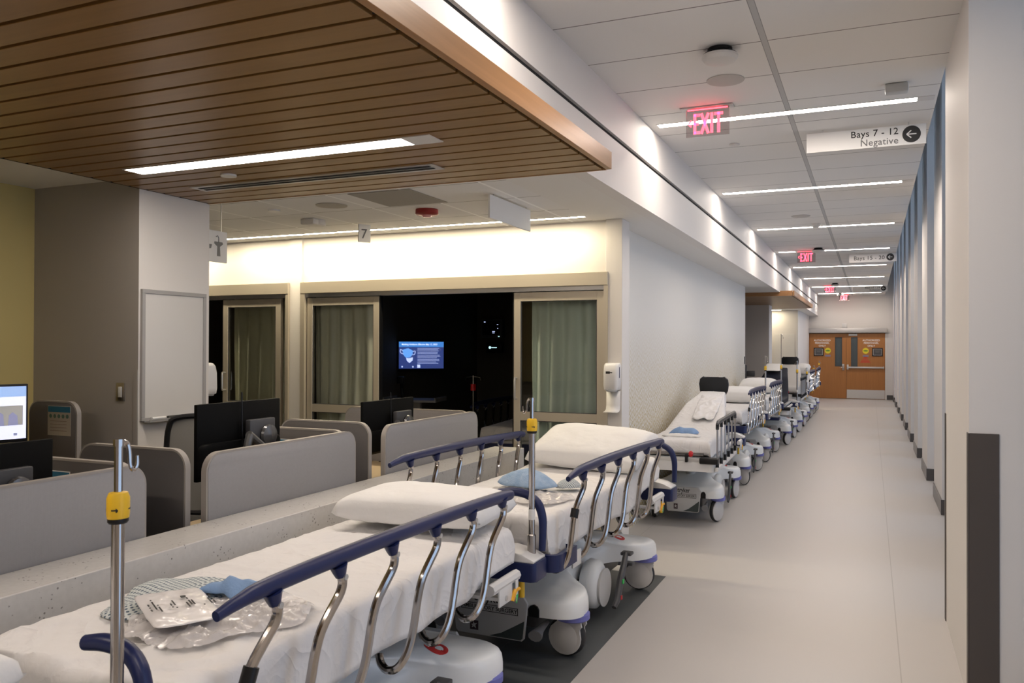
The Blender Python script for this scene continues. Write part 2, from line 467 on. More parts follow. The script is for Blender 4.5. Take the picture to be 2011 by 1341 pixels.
# bay interiors, the unlit rooms' shade mixed into their colours
b = nb(); bx(b, -5.15, -2.122, 10.6, 10.7, 0, LZ); struct('wall_bay_back', b, M_bayshade)
b = nb(); bx(b, -2.135, -2.122, 6.84, 10.7, 0, LZ); bx(b, -5.24, -5.15, 6.84, 10.7, 0, LZ); struct('wall_bay_side', b, M_bayshade)
b = nb(); bx(b, -5.15, -2.135, 6.84, 10.6, LZ - .01, LZ - .001); struct('ceiling', b, M_bayshade)
b = nb(); bx(b, -5.15, -2.135, 6.90, 10.6, .001, .004); struct('floor', b, mat('bay vinyl with shade', (.06, .055, .05), .5))  # floor colour darkened for the unlit bay
b = nb(); bx(b, -9.2, -5.24, 10.0, 10.1, 0, LZ); bx(b, -9.2, -9.1, -5, 10, 0, LZ); struct('wall_bay_back', b, M_bayshade)
b = nb(); bx(b, -9.1, -5.25, 6.84, 10.0, LZ - .01, LZ - .001); struct('ceiling', b, M_bayshade)

# pillar beside the nurse station: white on the side, grey towards the desks
b = nb(); bx(b, -5.30, -4.27, 3.862, 4.47, 0, LZ, mi=0); w = struct('wall_pillar', b, [M_wall, M_greywall])
w.data.polygons.foreach_set('material_index', [1 if p.normal.y < -.9 else 0 for p in w.data.polygons])
b = nb(); bx(b, -4.305, -4.272, 3.857, 3.861, 0, 1.50, 0); struct('corner_guard', b, M_greywall, w)
b = nb(); bx(b, -5.34, -5.24, -5, 3.862, 0, LZ); struct('wall_left_yellow', b, M_yellow)
b = nb(); bx(b, -9.2, 1.6, -5.1, -5, 0, TZ + .05); struct('wall_back', b, M_wall)

# right: piers with windows between them
PIERS = [(-4.73 + 2.325 * i, -4.73 + 2.325 * i + 1.13) for i in range(15)]
b = nb()
for y0, y1 in PIERS: bx(b, .65, 1.36, y0, min(y1, 29.1), 0, TZ - .001)
struct('wall_right', b, M_wall)
b = nb(); bx(b, .42, 1.235, 4.38, 5.69, 0, HZ + .06); wp = struct('wall_column', b, M_wall)
b = nb()
for y0, y1 in PIERS:
    if y0 > 6: bx(b, .638, 1.36, y0 - .012, min(y1, 29.09) + .012, 0, .15, .003)
struct('baseboard_right', b, M_base)
for i, (y0, y1) in enumerate(PIERS[:-1]):
    if i < 2: continue
    z0, z1 = y1, PIERS[i + 1][0]
    b = nb()
    for a, c_ in ((z0, z0 + .05), (z1 - .05, z1)): bx(b, 1.24, 1.32, a, c_, 0, TZ - .001)
    for h0, h1 in ((0, .12), (2.55, 2.6), (TZ - .1, TZ - .001)): bx(b, 1.24, 1.32, z0 + .05, z1 - .05, h0, h1)
    wn = struct('window_%d' % (i - 1), b, M_silver)
    b = nb(); bx(b, 1.275, 1.285, z0 + .05, z1 - .05, .12, TZ - .1); struct('pane', b, M_win, wn)
b = nb(); bx(b, 1.365, 1.40, -5, .2, 0, TZ); struct('wall_right_rear', b, M_wall)
# corner guards on the near pier
b = nb(); bx(b, .4195, .543, 4.373, 4.379, 0, 1.257, .002); bx(b, .4145, .4195, 4.373, 4.43, 0, 1.257, .002); struct('corner_guard', b, M_bronze, wp)
b = nb(); bx(b, .4145, .4195, 5.64, 5.695, 0, 1.257, .002); bx(b, .4195, .47, 5.691, 5.697, 0, 1.257); struct('corner_guard', b, M_bronze, wp)

# far end of the hall
YE = 29.1
b = nb(); bx(b, -4.6, 1.4, YE, YE + .12, 2.15, TZ); bx(b, -4.6, -1.9, YE, YE + .12, 0, 2.149); bx(b, .44, 1.4, YE, YE + .12, 0, 2.149); struct('wall_end', b, M_wall)
b = nb(); bx(b, -1.98, -1.88, 24.5, YE, 0, LZ); bx(b, -4.5, -1.98, 24.5, 24.6, 0, LZ)
w = struct('wall_end_bay', b, M_wall)
b = nb(); bx(b, -2.52, -1.97, 24.485, 24.5, 1.0, 2.05, .004); bx(b, -1.93, -1.905, 24.48, 24.5, 0, 2.15); struct('wall_panel', b, M_white, w)
b = nb(); bx(b, -4.5, -2.16, 19.9, 20.5, 0, LZ); w = struct('wall_far_pillar', b, [M_wall, mat('warm grey paint', (.58, .54, .50), .6)])
w.data.polygons.foreach_set('material_index', [1 if p.normal.y < -.9 else 0 for p in w.data.polygons])
b = nb(); bx(b, -4.6, -4.5, 14.0, 24.6, 0, LZ); struct('wall_far_station', b, M_greywall)
b = nb(); bx(b, -1.945, -1.88, YE - .03, YE, 0, 2.13); bx(b, .425, .47, YE - .03, YE, 0, 2.13); struct('trim_1', b, M_white)
b = nb(); bx(b, .47, .66, YE - .014, YE, 0, .15, .003); struct('baseboard_end', b, M_base)

b = nb(); bx(b, -2.2, 1.0, YE + .125, YE + .2, 0, 2.4); struct('wall_light_block', b, mat('light block grey', (.10, .11, .12), .7))  # unseen slab added behind the doors to stop daylight leaking past them
# double door
for k, (x0, x1, lx0, lx1) in enumerate(((-1.875, -.733, -1.062, -.874), (-.727, .42, -.575, -.406))):
    b = nb()
    bx(b, x0, lx0, YE - .02, YE + .03, .008, 2.135); bx(b, lx1, x1, YE - .02, YE + .03, .008, 2.135)
    bx(b, lx0, lx1, YE - .02, YE + .03, .008, 1.07); bx(b, lx0, lx1, YE - .02, YE + .03, 2.0, 2.135)
    d = struct('door_%d' % (k + 1), b, M_doorw)
    b = nb()
    for a, c_, e, f in ((lx0 - .015, lx0, 1.055, 2.015), (lx1, lx1 + .015, 1.055, 2.015), (lx0 - .015, lx1 + .015, 1.055, 1.07), (lx0 - .015, lx1 + .015, 2.0, 2.015)):
        bx(b, a, c_, YE - .026, YE - .02, e, f)
    obj('vision_panel_frame', b, M_greyd, d)
    b = nb(); bx(b, lx0, lx1, YE + .0, YE + .006, 1.07, 2.0); obj('vision_panel', b, mat('dim wired glass', (.08, .10, .11), .12), d)
    cx = -1.47 if k == 0 else .015
    for j, (s_, zz) in enumerate((('AUTHORIZED', 1.885), ('PERSONNEL', 1.795), ('ONLY', 1.705))):
        text('door_lettering', s_, .082, (cx, YE - .0215, zz), FACE_CAM, M_paper, d, 'CENTER', bold=.0015)
    fx = (-1.73, -1.425) if k == 0 else (.04, .355)
    b = nb(); prism(b, rrect(fx[0], fx[1], 1.395, 1.665, .01), YE - .04, YE - .0205, 'XZ'); n = obj('notice_frame', b, M_blk, d)
    b = nb(); bx(b, fx[0] + .03, fx[1] - .03, YE - .042, YE - .0405, 1.425, 1.635); obj('notice_border', b, mat('pale border', (.45, .45, .45)), n)
    b = nb(); bx(b, fx[0] + .042, fx[1] - .042, YE - .0435, YE - .0425, 1.437, 1.623); obj('notice_sheet', b, mat('slate print', (.08, .08, .085)), n)
    b = nb()
    for q in range(2): bx(b, fx[0] + .08 + q * .02, fx[1] - .08 - q * .02, YE - .0445, YE - .0436, 1.56 - q * .035, 1.575 - q * .035)
    obj('notice_text', b, M_inkg, n)
    yx = -1.297 if k == 0 else -.15
    b = nb(); lathe(b, [(0, -.0215), (.095, -.0215), (.095, -.0205), (0, -.0205)], (yx, YE, 1.57), 'Y', 28); dd = obj('round_sticker', b, mat('yellow sticker', (.75, .62, .03), .5), d)
    b = nb(); prism(b, [(yx - .085, 1.57), (yx - .03, 1.595), (yx + .03, 1.595), (yx + .085, 1.57), (yx + .03, 1.545), (yx - .03, 1.545)], YE - .023, YE - .022, 'XZ'); obj('sticker_band', b, mat('olive print', (.12, .28, .03)), dd)
    b = nb(); bx(b, yx - .085, yx + .085, YE - .0225, YE - .0205, 1.375, 1.43, .0004); obj('small_sticker', b, mat('lilac print', (.22, .20, .30)), d)
    if k == 0:
        b = nb(); bx(b, -.86, -.79, YE - .03, YE - .02, .93, 1.14, .004); h = obj('lock_plate', b, M_steel, d)
        b = nb(); tube(b, [(-.825, YE - .03, 1.02), (-.825, YE - .075, 1.02), (-.92, YE - .08, 1.02)], .011, 10); obj('lever_handle', b, M_chrome, d)
    else:
        b = nb(); bx(b, -.70, .375, YE - .085, YE - .045, 1.0, 1.055, .012); h = obj('push_bar', b, M_silver, d)
        b = nb(); bx(b, -.715, -.66, YE - .08, YE - .02, .96, 1.12, .008); bx(b, .36, .395, YE - .08, YE - .02, .99, 1.065, .005); obj('bar_bracket', b, M_silver, h)
        b = nb(); bx(b, -.715, .415, YE - .024, YE - .02, .02, .305); obj('kick_plate', b, M_silver, d)
        b = nb(); bx(b, -.66, -.40, YE - .05, YE - .02, 2.055, 2.12, .004); obj('closer_shoe', b, M_plastw, d)
        b = nb()
        for q in range(5): bx(b, -.16 - .055 - q * .024, -.16 + .055 + q * .024, YE - .022, YE - .0205, 1.345 - q * .04, 1.365 - q * .04)
        obj('red_stencil', b, M_redt, d)
b = nb(); bx(b, -1.91, .475, YE - .16, YE - .001, 2.155, 2.31, .004); o = obj('door_operator', b, M_silver); tag(o, 'long grey automatic operator box above the wooden double door', 'door operator')
b = nb(); bx(b, -.86, -.72, YE - .03, YE - .001, 2.325, 2.47, .004); o = obj('motion_sensor', b, M_plastw); tag(o, 'small pale sensor box above the door operator on the end wall', 'sensor')

# ------------------------------------------------------------------ oak canopies
def canopy(label, x0, x1, y0, y1):
    t = thing('ceiling_canopy', label, 'ceiling canopy', ((x0 + x1) / 2, (y0 + y1) / 2, CZ), 0)
    ox, oy = (x0 + x1) / 2, (y0 + y1) / 2
    b = nb(); y = y1 - oy - .005; i = 0
    while y > y0 - oy + .02:
        a = max(y - .118, y0 - oy)
        bx(b, x0 - ox + .012, x1 - ox - .055, a, y, .0, .018, .0015, seg=1); y -= .137
    obj('plank_soffit', b, M_plank, t)
    b = nb(); bx(b, x0 - ox + .006, x1 - ox - .03, y0 - oy, y1 - oy - .002, .016, .068); obj('backing', b, M_black, t)
    b = nb(); bx(b, x1 - ox - .032, x1 - ox, y0 - oy, y1 - oy, -.002, .094, .001, seg=1); bx(b, x0 - ox, x1 - ox - .034, y1 - oy - .001, y1 - oy + .014, -.002, .068)
    bx(b, x0 - ox, x1 - ox - .034, y0 - oy - .014, y0 - oy + .001, -.002, .094)
    obj('fascia', b, M_fascia_lit, t)
    b = nb(); bx(b, x0 - ox, x0 - ox + .006, y0 - oy, y1 - oy, .0, .068); obj('edge_trim', b, M_black, t)
    return t
canopy('large oak plank canopy hanging over the nurse station desks', -4.265, -1.33, -2.2, 4.45)
canopy('far oak plank canopy with a red glow on its edge, down the hall', -4.3, -1.33, 16.5, 21.9)

# ------------------------------------------------------------------ linear lamps
def lamp(label, x0, x1, y0, y1, z, em, group=None, cover=0.0, frame=.012):
    t = thing('linear_ceiling_light', label, 'ceiling light', ((x0 + x1) / 2, (y0 + y1) / 2, z), 0, group)
    hx, hy = (x1 - x0) / 2, (y1 - y0) / 2
    b = nb()
    bx(b, -hx - frame, -hx, -hy - frame, hy + frame, -.004, .0); bx(b, hx, hx + frame + cover, -hy - frame, hy + frame, -.004, .0)
    bx(b, -hx, hx, -hy - frame, -hy, -.004, .0); bx(b, -hx, hx, hy, hy + frame, -.004, .0)
    obj('trim_frame', b, M_offwht, t)
    b = nb(); bx(b, -hx, hx, -hy, hy, -.003, -.0005); obj('diffuser', b, em, t)
    return t
ords = ['nearest', 'second', 'third', 'fourth', 'fifth', 'sixth', 'seventh', 'farthest']
for i in range(-3, 8):
    y = 6.35 + 3.075 * i  # strips before the first are out of view, added for their light
    lb = ('%s linear light strip across the white hall ceiling, counted from the camera' % ords[i]) if i >= 0 else 'unseen linear light strip continuing the hall row, added for its light'
    lamp(lb, -1.520, .295, y - .044, y + .044, HZ, E_hall, 'hall ceiling light strips', cover=.10, frame=.008)
for k, (xa, xb) in enumerate(((-5.93, -2.14), (-8.9, -6.2))):
    lamp('long thin light strip washing the wall above the glass bay doors' if k == 0 else 'light strip above the farther glass bay, behind the pillar', xa, xb, 6.375, 6.425, LZ, E_bay, None, frame=.006)
lamp('wide light strip set in the oak canopy over the desks', -3.875, -2.063, 3.40, 3.53, CZ, E_can, None, cover=.15, frame=.008)
lamp('light strip in the near part of the oak canopy overhead', -3.875, -2.063, .36, .49, CZ, E_can, None, cover=.15, frame=.008)
lamp('light strip above the far bay wall beyond the second oak canopy', -4.2, -2.3, 24.2, 24.25, LZ, E_bay, None, frame=.006)

# slot diffuser in the canopy
t = thing('air_diffuser', 'long slotted air grille in the oak canopy beside its light', 'air grille', (-3.06, 4.01, CZ))
b = nb(); bx(b, -.87, .87, -.072, .072, -.004, -.0002); obj('grille_frame', b, M_silver, t)
for dy in (-.038, .012):
    b = nb(); bx(b, -.83, .83, dy, dy + .026, -.006, -.0045); obj('slot', b, M_black, t)

# ceiling devices
def disc(name, label, cat, x, y, z, prof, m, group=None, parent=None):
    b = nb(); lathe(b, prof, (0, 0, 0), 'Z', 28)
    o = obj(name, b, m, parent); o.location = (x, y, z)
    if not parent: tag(o, label, cat, group)
    return o
def smoke(x, y, label):
    t = thing('smoke_detector', label, 'smoke detector', (x, y, HZ), 0, 'hall smoke detectors')
    b = nb(); lathe(b, [(0, -.001), (.070, -.001), (.070, -.018), (.098, -.036), (.098, -.044), (0, -.044)], n=32); obj('vented_base', b, M_blk, t)
    b = nb(); lathe(b, [(0, -.042), (.103, -.042), (.103, -.056), (.088, -.074), (.05, -.082), (0, -.083)], n=32); obj('cover', b, M_offwht, t)
smoke(-.80, 4.84, 'nearest white smoke detector with black base, by the near exit sign')
smoke(-.83, 15.15, 'small smoke detector with black base by the second exit sign')
smoke(-.87, 23.52, 'far smoke detector beyond the second hanging sign')
smoke(-.88, 27.9, 'farthest smoke detector in front of the end wall')
disc('ceiling_speaker', 'round flush ceiling speaker beside the nearest smoke detector', 'ceiling speaker', -.86, 5.42, HZ, [(0, -.001), (.12, -.001), (.118, -.006), (.10, -.008), (0, -.009)], mat('perforated grille white', (.50, .48, .46), .7))
disc('ceiling_speaker', 'round flush ceiling speaker before the third hall light', 'ceiling speaker', -.84, 11.4, HZ, [(0, -.001), (.12, -.001), (.118, -.006), (.10, -.008), (0, -.009)], MATS['perforated grille white'])
disc('ceiling_speaker', 'round ceiling speaker in the white tiles before the bay doors', 'ceiling speaker', -3.74, 5.17, LZ, [(0, -.001), (.12, -.001), (.118, -.006), (.10, -.008), (0, -.009)], mat('grey speaker grille', (.38, .35, .30), .7))
disc('ceiling_sprinkler_cover', 'small round sprinkler cover between the exit and bay signs', 'sprinkler cover', -1.06, 7.16, HZ, [(0, -.001), (.042, -.001), (.042, -.012), (0, -.012)], M_offwht)
disc('ceiling_sprinkler_cover', 'small round sprinkler cover in the tiles near the pillar', 'sprinkler cover', -4.28, 5.17, LZ, [(0, -.001), (.045, -.001), (.045, -.014), (0, -.014)], M_plastw)
disc('ceiling_sprinkler_cover', 'small round cover in the oak canopy between light and grille', 'sprinkler cover', -3.43, 3.74, CZ, [(0, -.0005), (.045, -.0005), (.045, -.012), (0, -.012)], M_plastw)
disc('ceiling_camera', 'small dome camera over the third hall light strip', 'camera', -.70, 12.2, HZ, [(0, -.001), (.06, -.001), (.058, -.02), (.04, -.05), (0, -.06)], M_offwht)
b = nb(); bx(b, .085, .225, 5.90, 5.98, HZ - .062, HZ - .001, .012); o = obj('ceiling_sensor_box', b, M_plastg); tag(o, 'small grey box on the ceiling above the bays 7 to 12 sign', 'sensor')
t = thing('smoke_detector', 'pale wide smoke detector on the tiles left of the hanging 7 sign', 'smoke detector', (-4.30, 5.73, LZ))
b = nb(); lathe(b, [(0, -.001), (.075, -.001), (.08, -.04), (.07, -.05), (0, -.055)], n=24); obj('cover', b, M_offwht, t)
b = nb(); bx(b, -.075, .06, -.12, -.04, -.05, -.001, .01); obj('side_box', b, M_offwht, t)
t = thing('ceiling_strobe', 'dark red round fire strobe on the tiles above the bay doors', 'fire strobe', (-3.17, 5.62, LZ))
b = nb(); lathe(b, [(0, -.001), (.088, -.001), (.09, -.035), (.075, -.045), (0, -.045)], n=28); obj('body', b, M_reds, t)
b = nb(); lathe(b, [(0, -.044), (.04, -.044), (.03, -.06), (0, -.064)], n=20); obj('lens', b, mat('pink lens', (.6, .3, .3), .2), t)
b = nb(); bx(b, -3.36, -2.86, 4.83, 5.38, LZ - .004, LZ - .0005); o = obj('ceiling_air_grille', b, mat('perforated grey', (.30, .28, .25), .8)); tag(o, 'grey perforated air return tile in the ceiling behind the canopy', 'air grille')

# ------------------------------------------------------------------ signs
def strokes(bm, segs, w, y0, y1, sx, sz, ox, oz):
    for (a, c_) in segs:
        A = Vector((ox + a[0] * sx, oz + a[1] * sz)); B = Vector((ox + c_[0] * sx, oz + c_[1] * sz))
        d = (B - A).normalized(); n = Vector((-d.y, d.x)) * w / 2
        prism(bm, [A + n, A - n, B - n, B + n], y0, y1, 'XZ')
def exit_sign(label, x0, y, arrow=True):
    t = thing('exit_sign', label, 'exit sign', (x0, y, HZ), 0, 'red exit signs along the hall')
    b = nb(); bx(b, 0, .375, -.045, .045, -.012, -.001, .003); obj('ceiling_plate', b, M_silver, t)
    b = nb(); bx(b, .040, .345, -.004, .004, -.208, -.012, .001, seg=1); obj('acrylic_panel', b, M_acryl, t)
    b = nb(); bx(b, .05, .335, -.006, .006, -.0165, -.0125); obj('lit_edge', b, E_redsoft, t)
    b = nb(); W = .0195; H = .146; oz = -.190
    strokes(b, [((0.15, 0), (0.15, 1)), ((0, .93), (1, .93)), ((0, .5), (.8, .5)), ((0, .07), (1, .07))], W, -.008, -.0045, .044, H, .096, oz)
    strokes(b, [((.1, 0), (.9, 1)), ((.9, 0), (.1, 1))], W, -.008, -.0045, .062, H, .143, oz)
    strokes(b, [((0, 0), (0, 1))], W, -.008, -.0045, .02, H, .223, oz)
    strokes(b, [((.5, 0), (.5, 1)), ((0, .93), (1, .93))], W, -.008, -.0045, .062, H, .240, oz)
    obj('letters', b, E_red, t)
    if arrow:
        b = nb(); strokes(b, [((1, 1), (0, .5)), ((0, .5), (1, 0))], .011, -.008, -.0045, .022, .045, .056, -.135); obj('arrow', b, E_red, t)
exit_sign('nearest lit red exit sign with a left arrow', -1.267, 5.98)
exit_sign('second lit red exit sign, by the fourth hall light', -1.24, 15.5)
exit_sign('third lit red exit sign, left of the far bays sign', -1.22, 24.3)
exit_sign('farthest lit red exit sign, above the wooden double door', -.975, 28.4, False)

def bay_sign(label, x0, x1, y, rows, z0=3.205, z1=3.357, m=M_paper, size=.072):
    t = thing('hanging_sign', label, 'sign', (x0, y, 0), 0)
    b = nb(); bx(b, 0, x1 - x0, -.006, .006, z0, z1, .001, seg=1); obj('panel', b, m, t)
    for q in (.12, x1 - x0 - .12):
        b = nb(); bx(b, q - .004, q + .004, -.003, .003, z1 - .001, HZ - .001); obj('hanger', b, M_silver, t)
    cx = (x1 - x0) - .10; cz = (z0 + z1) / 2 + .003
    b = nb(); lathe(b, [(0, -.0075), (.064, -.0075), (.064, -.0065), (0, -.0065)], (cx, 0, cz), 'Y', 32); r = obj('arrow_disc', b, M_ink, t)
    b = nb(); strokes(b, [((-.75, 0), (.75, 0)), ((-.75, 0), (-.05, .62)), ((-.75, 0), (-.05, -.62))], .008, -.009, -.0078, .045, .045, cx, cz); obj('arrow', b, M_paper, r)
    for s_, zz, mm in rows: text('lettering', s_, size, (cx - .09, -.0068, zz), FACE_CAM, mm, t, 'RIGHT', spacing=1.05, bold=.0006)
bay_sign('white hanging sign reading Bays 7 - 12 Negative with a left arrow', -.47, .385, 6.97, [('Bays 7 - 12', 3.293, M_ink), ('Negative', 3.222, M_inkg)])
bay_sign('hanging sign reading Bays 15 - 20 farther down the hall', -.36, .42, 16.2, [('Bays 15 - 20', 3.248, M_ink)], m=mat('pale grey sign', (.56, .54, .53), .5), size=.098)
bay_sign('farthest hanging sign reading Bays 21 - 24 above the hall end', -.45, .42, 24.6, [('Bays 21 - 24', 3.293, M_ink), ('Isolation', 3.222, M_inkg)])

t = thing('hanging_sign', 'blank white sign panel hanging edgewise before the bay doors', 'sign', (-2.42, 5.53, LZ))
b = nb(); bx(b, -.007, .007, -.37, .37, -.175, -.012, .001, seg=1); obj('panel', b, M_paper, t)
b = nb(); bx(b, -.003, .003, -.3, -.29, -.013, -.0005); obj('hanger', b, M_silver, t)
b = nb(); bx(b, -.003, .003, .29, .3, -.013, -.0005); obj('hanger', b, M_silver, t)
t = thing('hanging_sign', 'small white sign with the number 7 in front of the light strip', 'sign', (-4.02, 6.03, LZ), -.55)
b = nb(); bx(b, -.009, .009, -.055, .055, -.165, -.012, .001, seg=1); obj('panel', b, M_paper, t)
text('number', '7', .12, (.0095, -.036, -.135), FACE_HALL, M_inkg, t, spacing=1)
t = thing('hanging_sign', 'white sign with grey fountain pictograms beside the whiteboard pillar', 'sign', (-4.42, 4.70, 2.375))
b = nb(); bx(b, -.008, .008, -.22, .10, -.105, .125, .001, seg=1); obj('panel', b, M_paper, t)
b = nb(); bx(b, -.003, .003, -.1, -.09, .124, .344); obj('hanger', b, M_silver, t)
b = nb(); bx(b, -.003, .003, .04, .05, .124, .344); obj('hanger', b, M_silver, t)
b = nb()
prism(b, [(-.005, -.06), (.03, -.06), (.025, .01), (.055, .03), (.052, .045), (-.03, .045), (-.033, .03), (-.001, .01)], .0085, .0095, 'YZ')
prism(b, [(-.14, -.05), (-.12, -.05), (-.10, -.015), (-.065, -.01), (-.055, .02), (-.14, .02)], .0085, .0095, 'YZ')
tube(b, [(.009, .012, .04), (.009, .012, .075), (.009, .0, .09), (.009, -.015, .08)], .003, 6)
obj('pictogram', b, M_inkg, t)
# ------------------------------------------------------------------ sliding glass bay doors
def leaf(parent, x0, x1, z1=2.128, y=6.645, handle=None):
    s, th = .062, .04
    b = nb()
    bx(b, x0, x0 + s, y, y + th, .02, z1, .002, seg=1); bx(b, x1 - s, x1, y, y + th, .02, z1, .002, seg=1)
    for a, c_ in ((z1 - .075, z1), (1.013, 1.088), (.02, .16)): bx(b, x0 + s, x1 - s, y + .001, y + th - .001, a, c_)
    l = obj('sliding_leaf', b, M_alu, parent)
    for a, c_ in ((1.088, z1 - .075), (.16, 1.013)):
        b = nb(); bx(b, x0 + s, x1 - s, y + .016, y + .022, a, c_); obj('glass', b, M_glass, l)
        b = nb()
        for q in ((x0 + s, x0 + s + .008, a, c_), (x1 - s - .008, x1 - s, a, c_), (x0 + s, x1 - s, a, a + .006), (x0 + s, x1 - s, c_ - .006, c_)):
            bx(b, q[0], q[1], y + .006, y + .014, q[2], q[3])
        obj('glazing_bead', b, M_greyd, l)
    if handle:
        b = nb(); tube(b, [(handle, y, 1.38), (handle, y - .04, 1.38), (handle, y - .045, 1.36), (handle, y - .045, 1.22), (handle, y - .04, 1.20), (handle, y, 1.20)], .009, 8); obj('handle', b, M_silver, l)
    return l
def bay_door(n, x0, x1, leaves, handles):
    b = nb()
    bx(b, x0, x1, 6.605, 6.70, 2.172, 2.283, .003, seg=1)
    bx(b, x0, x0 + .05, 6.61, 6.70, 0, 2.172); bx(b, x1 - .036, x1, 6.61, 6.70, 0, 2.172)
    d = struct('door_%d' % n, b, M_alu)
    b = nb(); bx(b, x0 + .05, x1 - .036, 6.635, 6.70, 2.135, 2.1719); obj('track', b, M_silver, d)
    for (a, c_), h in zip(leaves, handles):
        leaf(d, a, c_, handle=h)
        b = nb(); bx(b, a - .012 if a > -4 or n == 4 else c_, (a if a > -4 or n == 4 else c_ + .014), 6.65, 6.69, .02, 2.16); obj('edge_seal', b, M_blk, d)
    return d
bay_door(3, -5.15, -2.007, [(-5.091, -4.262), (-2.872, -2.05)], [None, -2.845])
bay_door(4, -8.4, -5.296, [(-6.157, -5.416)], [-6.125])

def curtain(label, x0, x1, y, z0=.25, z1=2.35, waves=7, amp=.035, lean=0, m=None):
    b = nb(); n = waves * 12; nz = 14; rows = []
    for j in range(nz + 1):
        z = z0 + (z1 - z0) * j / nz; k = 1 - .35 * j / nz; row = []
        for i in range(n + 1):
            u = i / n; x = x0 + (x1 - x0) * u + lean * (1 - j / nz) * (1 - u)
            row.append(b.verts.new((x, y + amp * k * math.sin(u * waves * 2 * PI + .4 * math.sin(j * .5) + 1.3 * math.sin(u * 5)) + .01 * math.sin(9 * u + j * .3), z)))
        rows.append(row)
    skin(b, rows, closed=False, cap0=False, cap1=False)
    o = obj('privacy_curtain', b, m or M_curt); o.modifiers.new('thickness', 'SOLIDIFY').thickness = .004
    return tag(o, label, 'curtain')
curtain('sage green curtain behind the right glass leaf of the open bay', -2.76, -2.09, 6.80, waves=5, amp=.03)
curtain('reflection-toned curtain behind the left glass leaf of the open bay', -5.10, -4.34, 6.80, waves=6, amp=.025, lean=.0, m=mat('reflection-toned curtain', (.82, .82, .70), .8, bump=(90, .3, .003)))  # curtain widened and paled to carry the glass reflection
curtain('sage curtain behind the glass leaf beside the whiteboard pillar', -6.14, -5.46, 6.80, waves=5, amp=.03, m=mat('pale sage curtain', (.80, .80, .64), .8))

# ------------------------------------------------------------------ inside the dark bay
t = thing('wall_television', 'small lit television showing a blue mask notice in the dark bay', 'television', (-4.93, 8.62, 1.55), math.radians(42))
b = nb(); bx(b, -.285, .285, 0, .035, -.175, .175, .006); obj('casing', b, M_blk, t)
b = nb(); bx(b, -.272, .272, -.002, 0, -.158, .162); s_ = obj('screen', b, E_tv, t)
b = nb(); bx(b, -.272, .272, -.0035, -.002, .10, .162); obj('header_bar', b, E_tv2, s_)
text('heading', 'Masking Guidance Effective May 12, 2023', .026, (-.24, -.0045, .122), FACE_CAM, E_tvw, s_, bold=.0006)
b = nb(); prism(b, [(-.225, .065), (-.165, .085), (-.105, .055), (-.11, .01), (-.14, -.025), (-.19, -.025), (-.22, .01)], -.005, -.003, 'XZ'); obj('large_mask', b, E_tvb, s_)
b = nb(); prism(b, [(-.185, -.03), (-.15, -.035), (-.105, -.025), (-.108, -.06), (-.145, -.09), (-.175, -.065)], -.0052, -.0032, 'XZ'); obj('small_mask', b, E_tvw, s_)
b = nb()
for q in (((-.225, .055), (-.255, .07), (-.25, .03), (-.215, .015)), ((-.105, .045), (-.075, .05), (-.085, .01), (-.11, .01))):
    tube(b, [(p[0], -.004, p[1]) for p in q], .0022, 5, sm=4)
obj('ear_loops', b, E_tvw, s_)
b = nb(); r = random.Random(3)
for i in range(12):
    z = .08 - i * .0155 - (.004 if i > 4 else 0) - (.004 if i > 7 else 0)
    bx(b, -.05, .23 - r.random() * .05, -.0035, -.0022, z, z + .006)
obj('notice_lines', b, mat('dim screen text', (.5, .5, .5), emit=(.35, .42, .75), es=.8), s_)
b = nb(); bx(b, -.05, -.015, -.0036, -.0022, -.148, -.112); bx(b, -.24, -.225, -.0036, -.0022, -.142, -.126); bx(b, -.11, -.096, -.0036, -.0022, -.145, -.127); obj('footer_marks', b, E_tvw, s_)
b = nb(); tube(b, [(0, .03, 0), (0, .12, -.02), (-.12, .2, -.02)], .018, 8); obj('wall_arm', b, M_blkm, t)

t = thing('patient_monitor', 'black vital signs monitor with faint figures high on the dark bay wall', 'monitor', (-4.85, 10.42, 1.91))
b = nb(); bx(b, -.16, .16, 0, .09, -.13, .13, .01); obj('casing', b, mat('grey monitor casing', (.10, .10, .095), .5), t)
b = nb(); bx(b, -.135, .135, -.002, .0, -.095, .11); s_ = obj('screen', b, mat('off screen', (.004, .005, .008), .15), t)
b = nb(); bx(b, -.11, -.085, -.003, -.0015, .085, .097); bx(b, .09, .11, -.003, -.0015, .05, .058); bx(b, .095, .108, -.003, -.0015, -.005, .006); bx(b, .02, .06, -.003, -.0015, -.045, -.037); bx(b, .02, .055, -.003, -.0015, -.065, -.058); obj('readout', b, E_tvw, s_)
b = nb(); bx(b, .11, .13, -.003, .0, -.115, -.107); obj('status_light', b, E_cyan, t)
b = nb(); bx(b, -.03, .03, .09, .17, -.05, .05); obj('wall_mount', b, M_blkm, t)
t = thing('wall_display', 'small black display with a lit white dot below the vital signs monitor', 'display', (-4.83, 10.46, 1.645))
b = nb(); bx(b, -.12, .12, 0, .05, -.075, .075, .008); bx(b, -.03, .03, .05, .13, -.03, .03); obj('casing', b, M_blk, t)
b = nb(); lathe(b, [(0, -.003), (.018, -.003), (.018, -.001), (0, -.001)], (-.055, 0, 0), 'Y', 16); bx(b, -.03, .05, -.003, -.001, -.005, .005); obj('lit_mark', b, E_cyan, t)

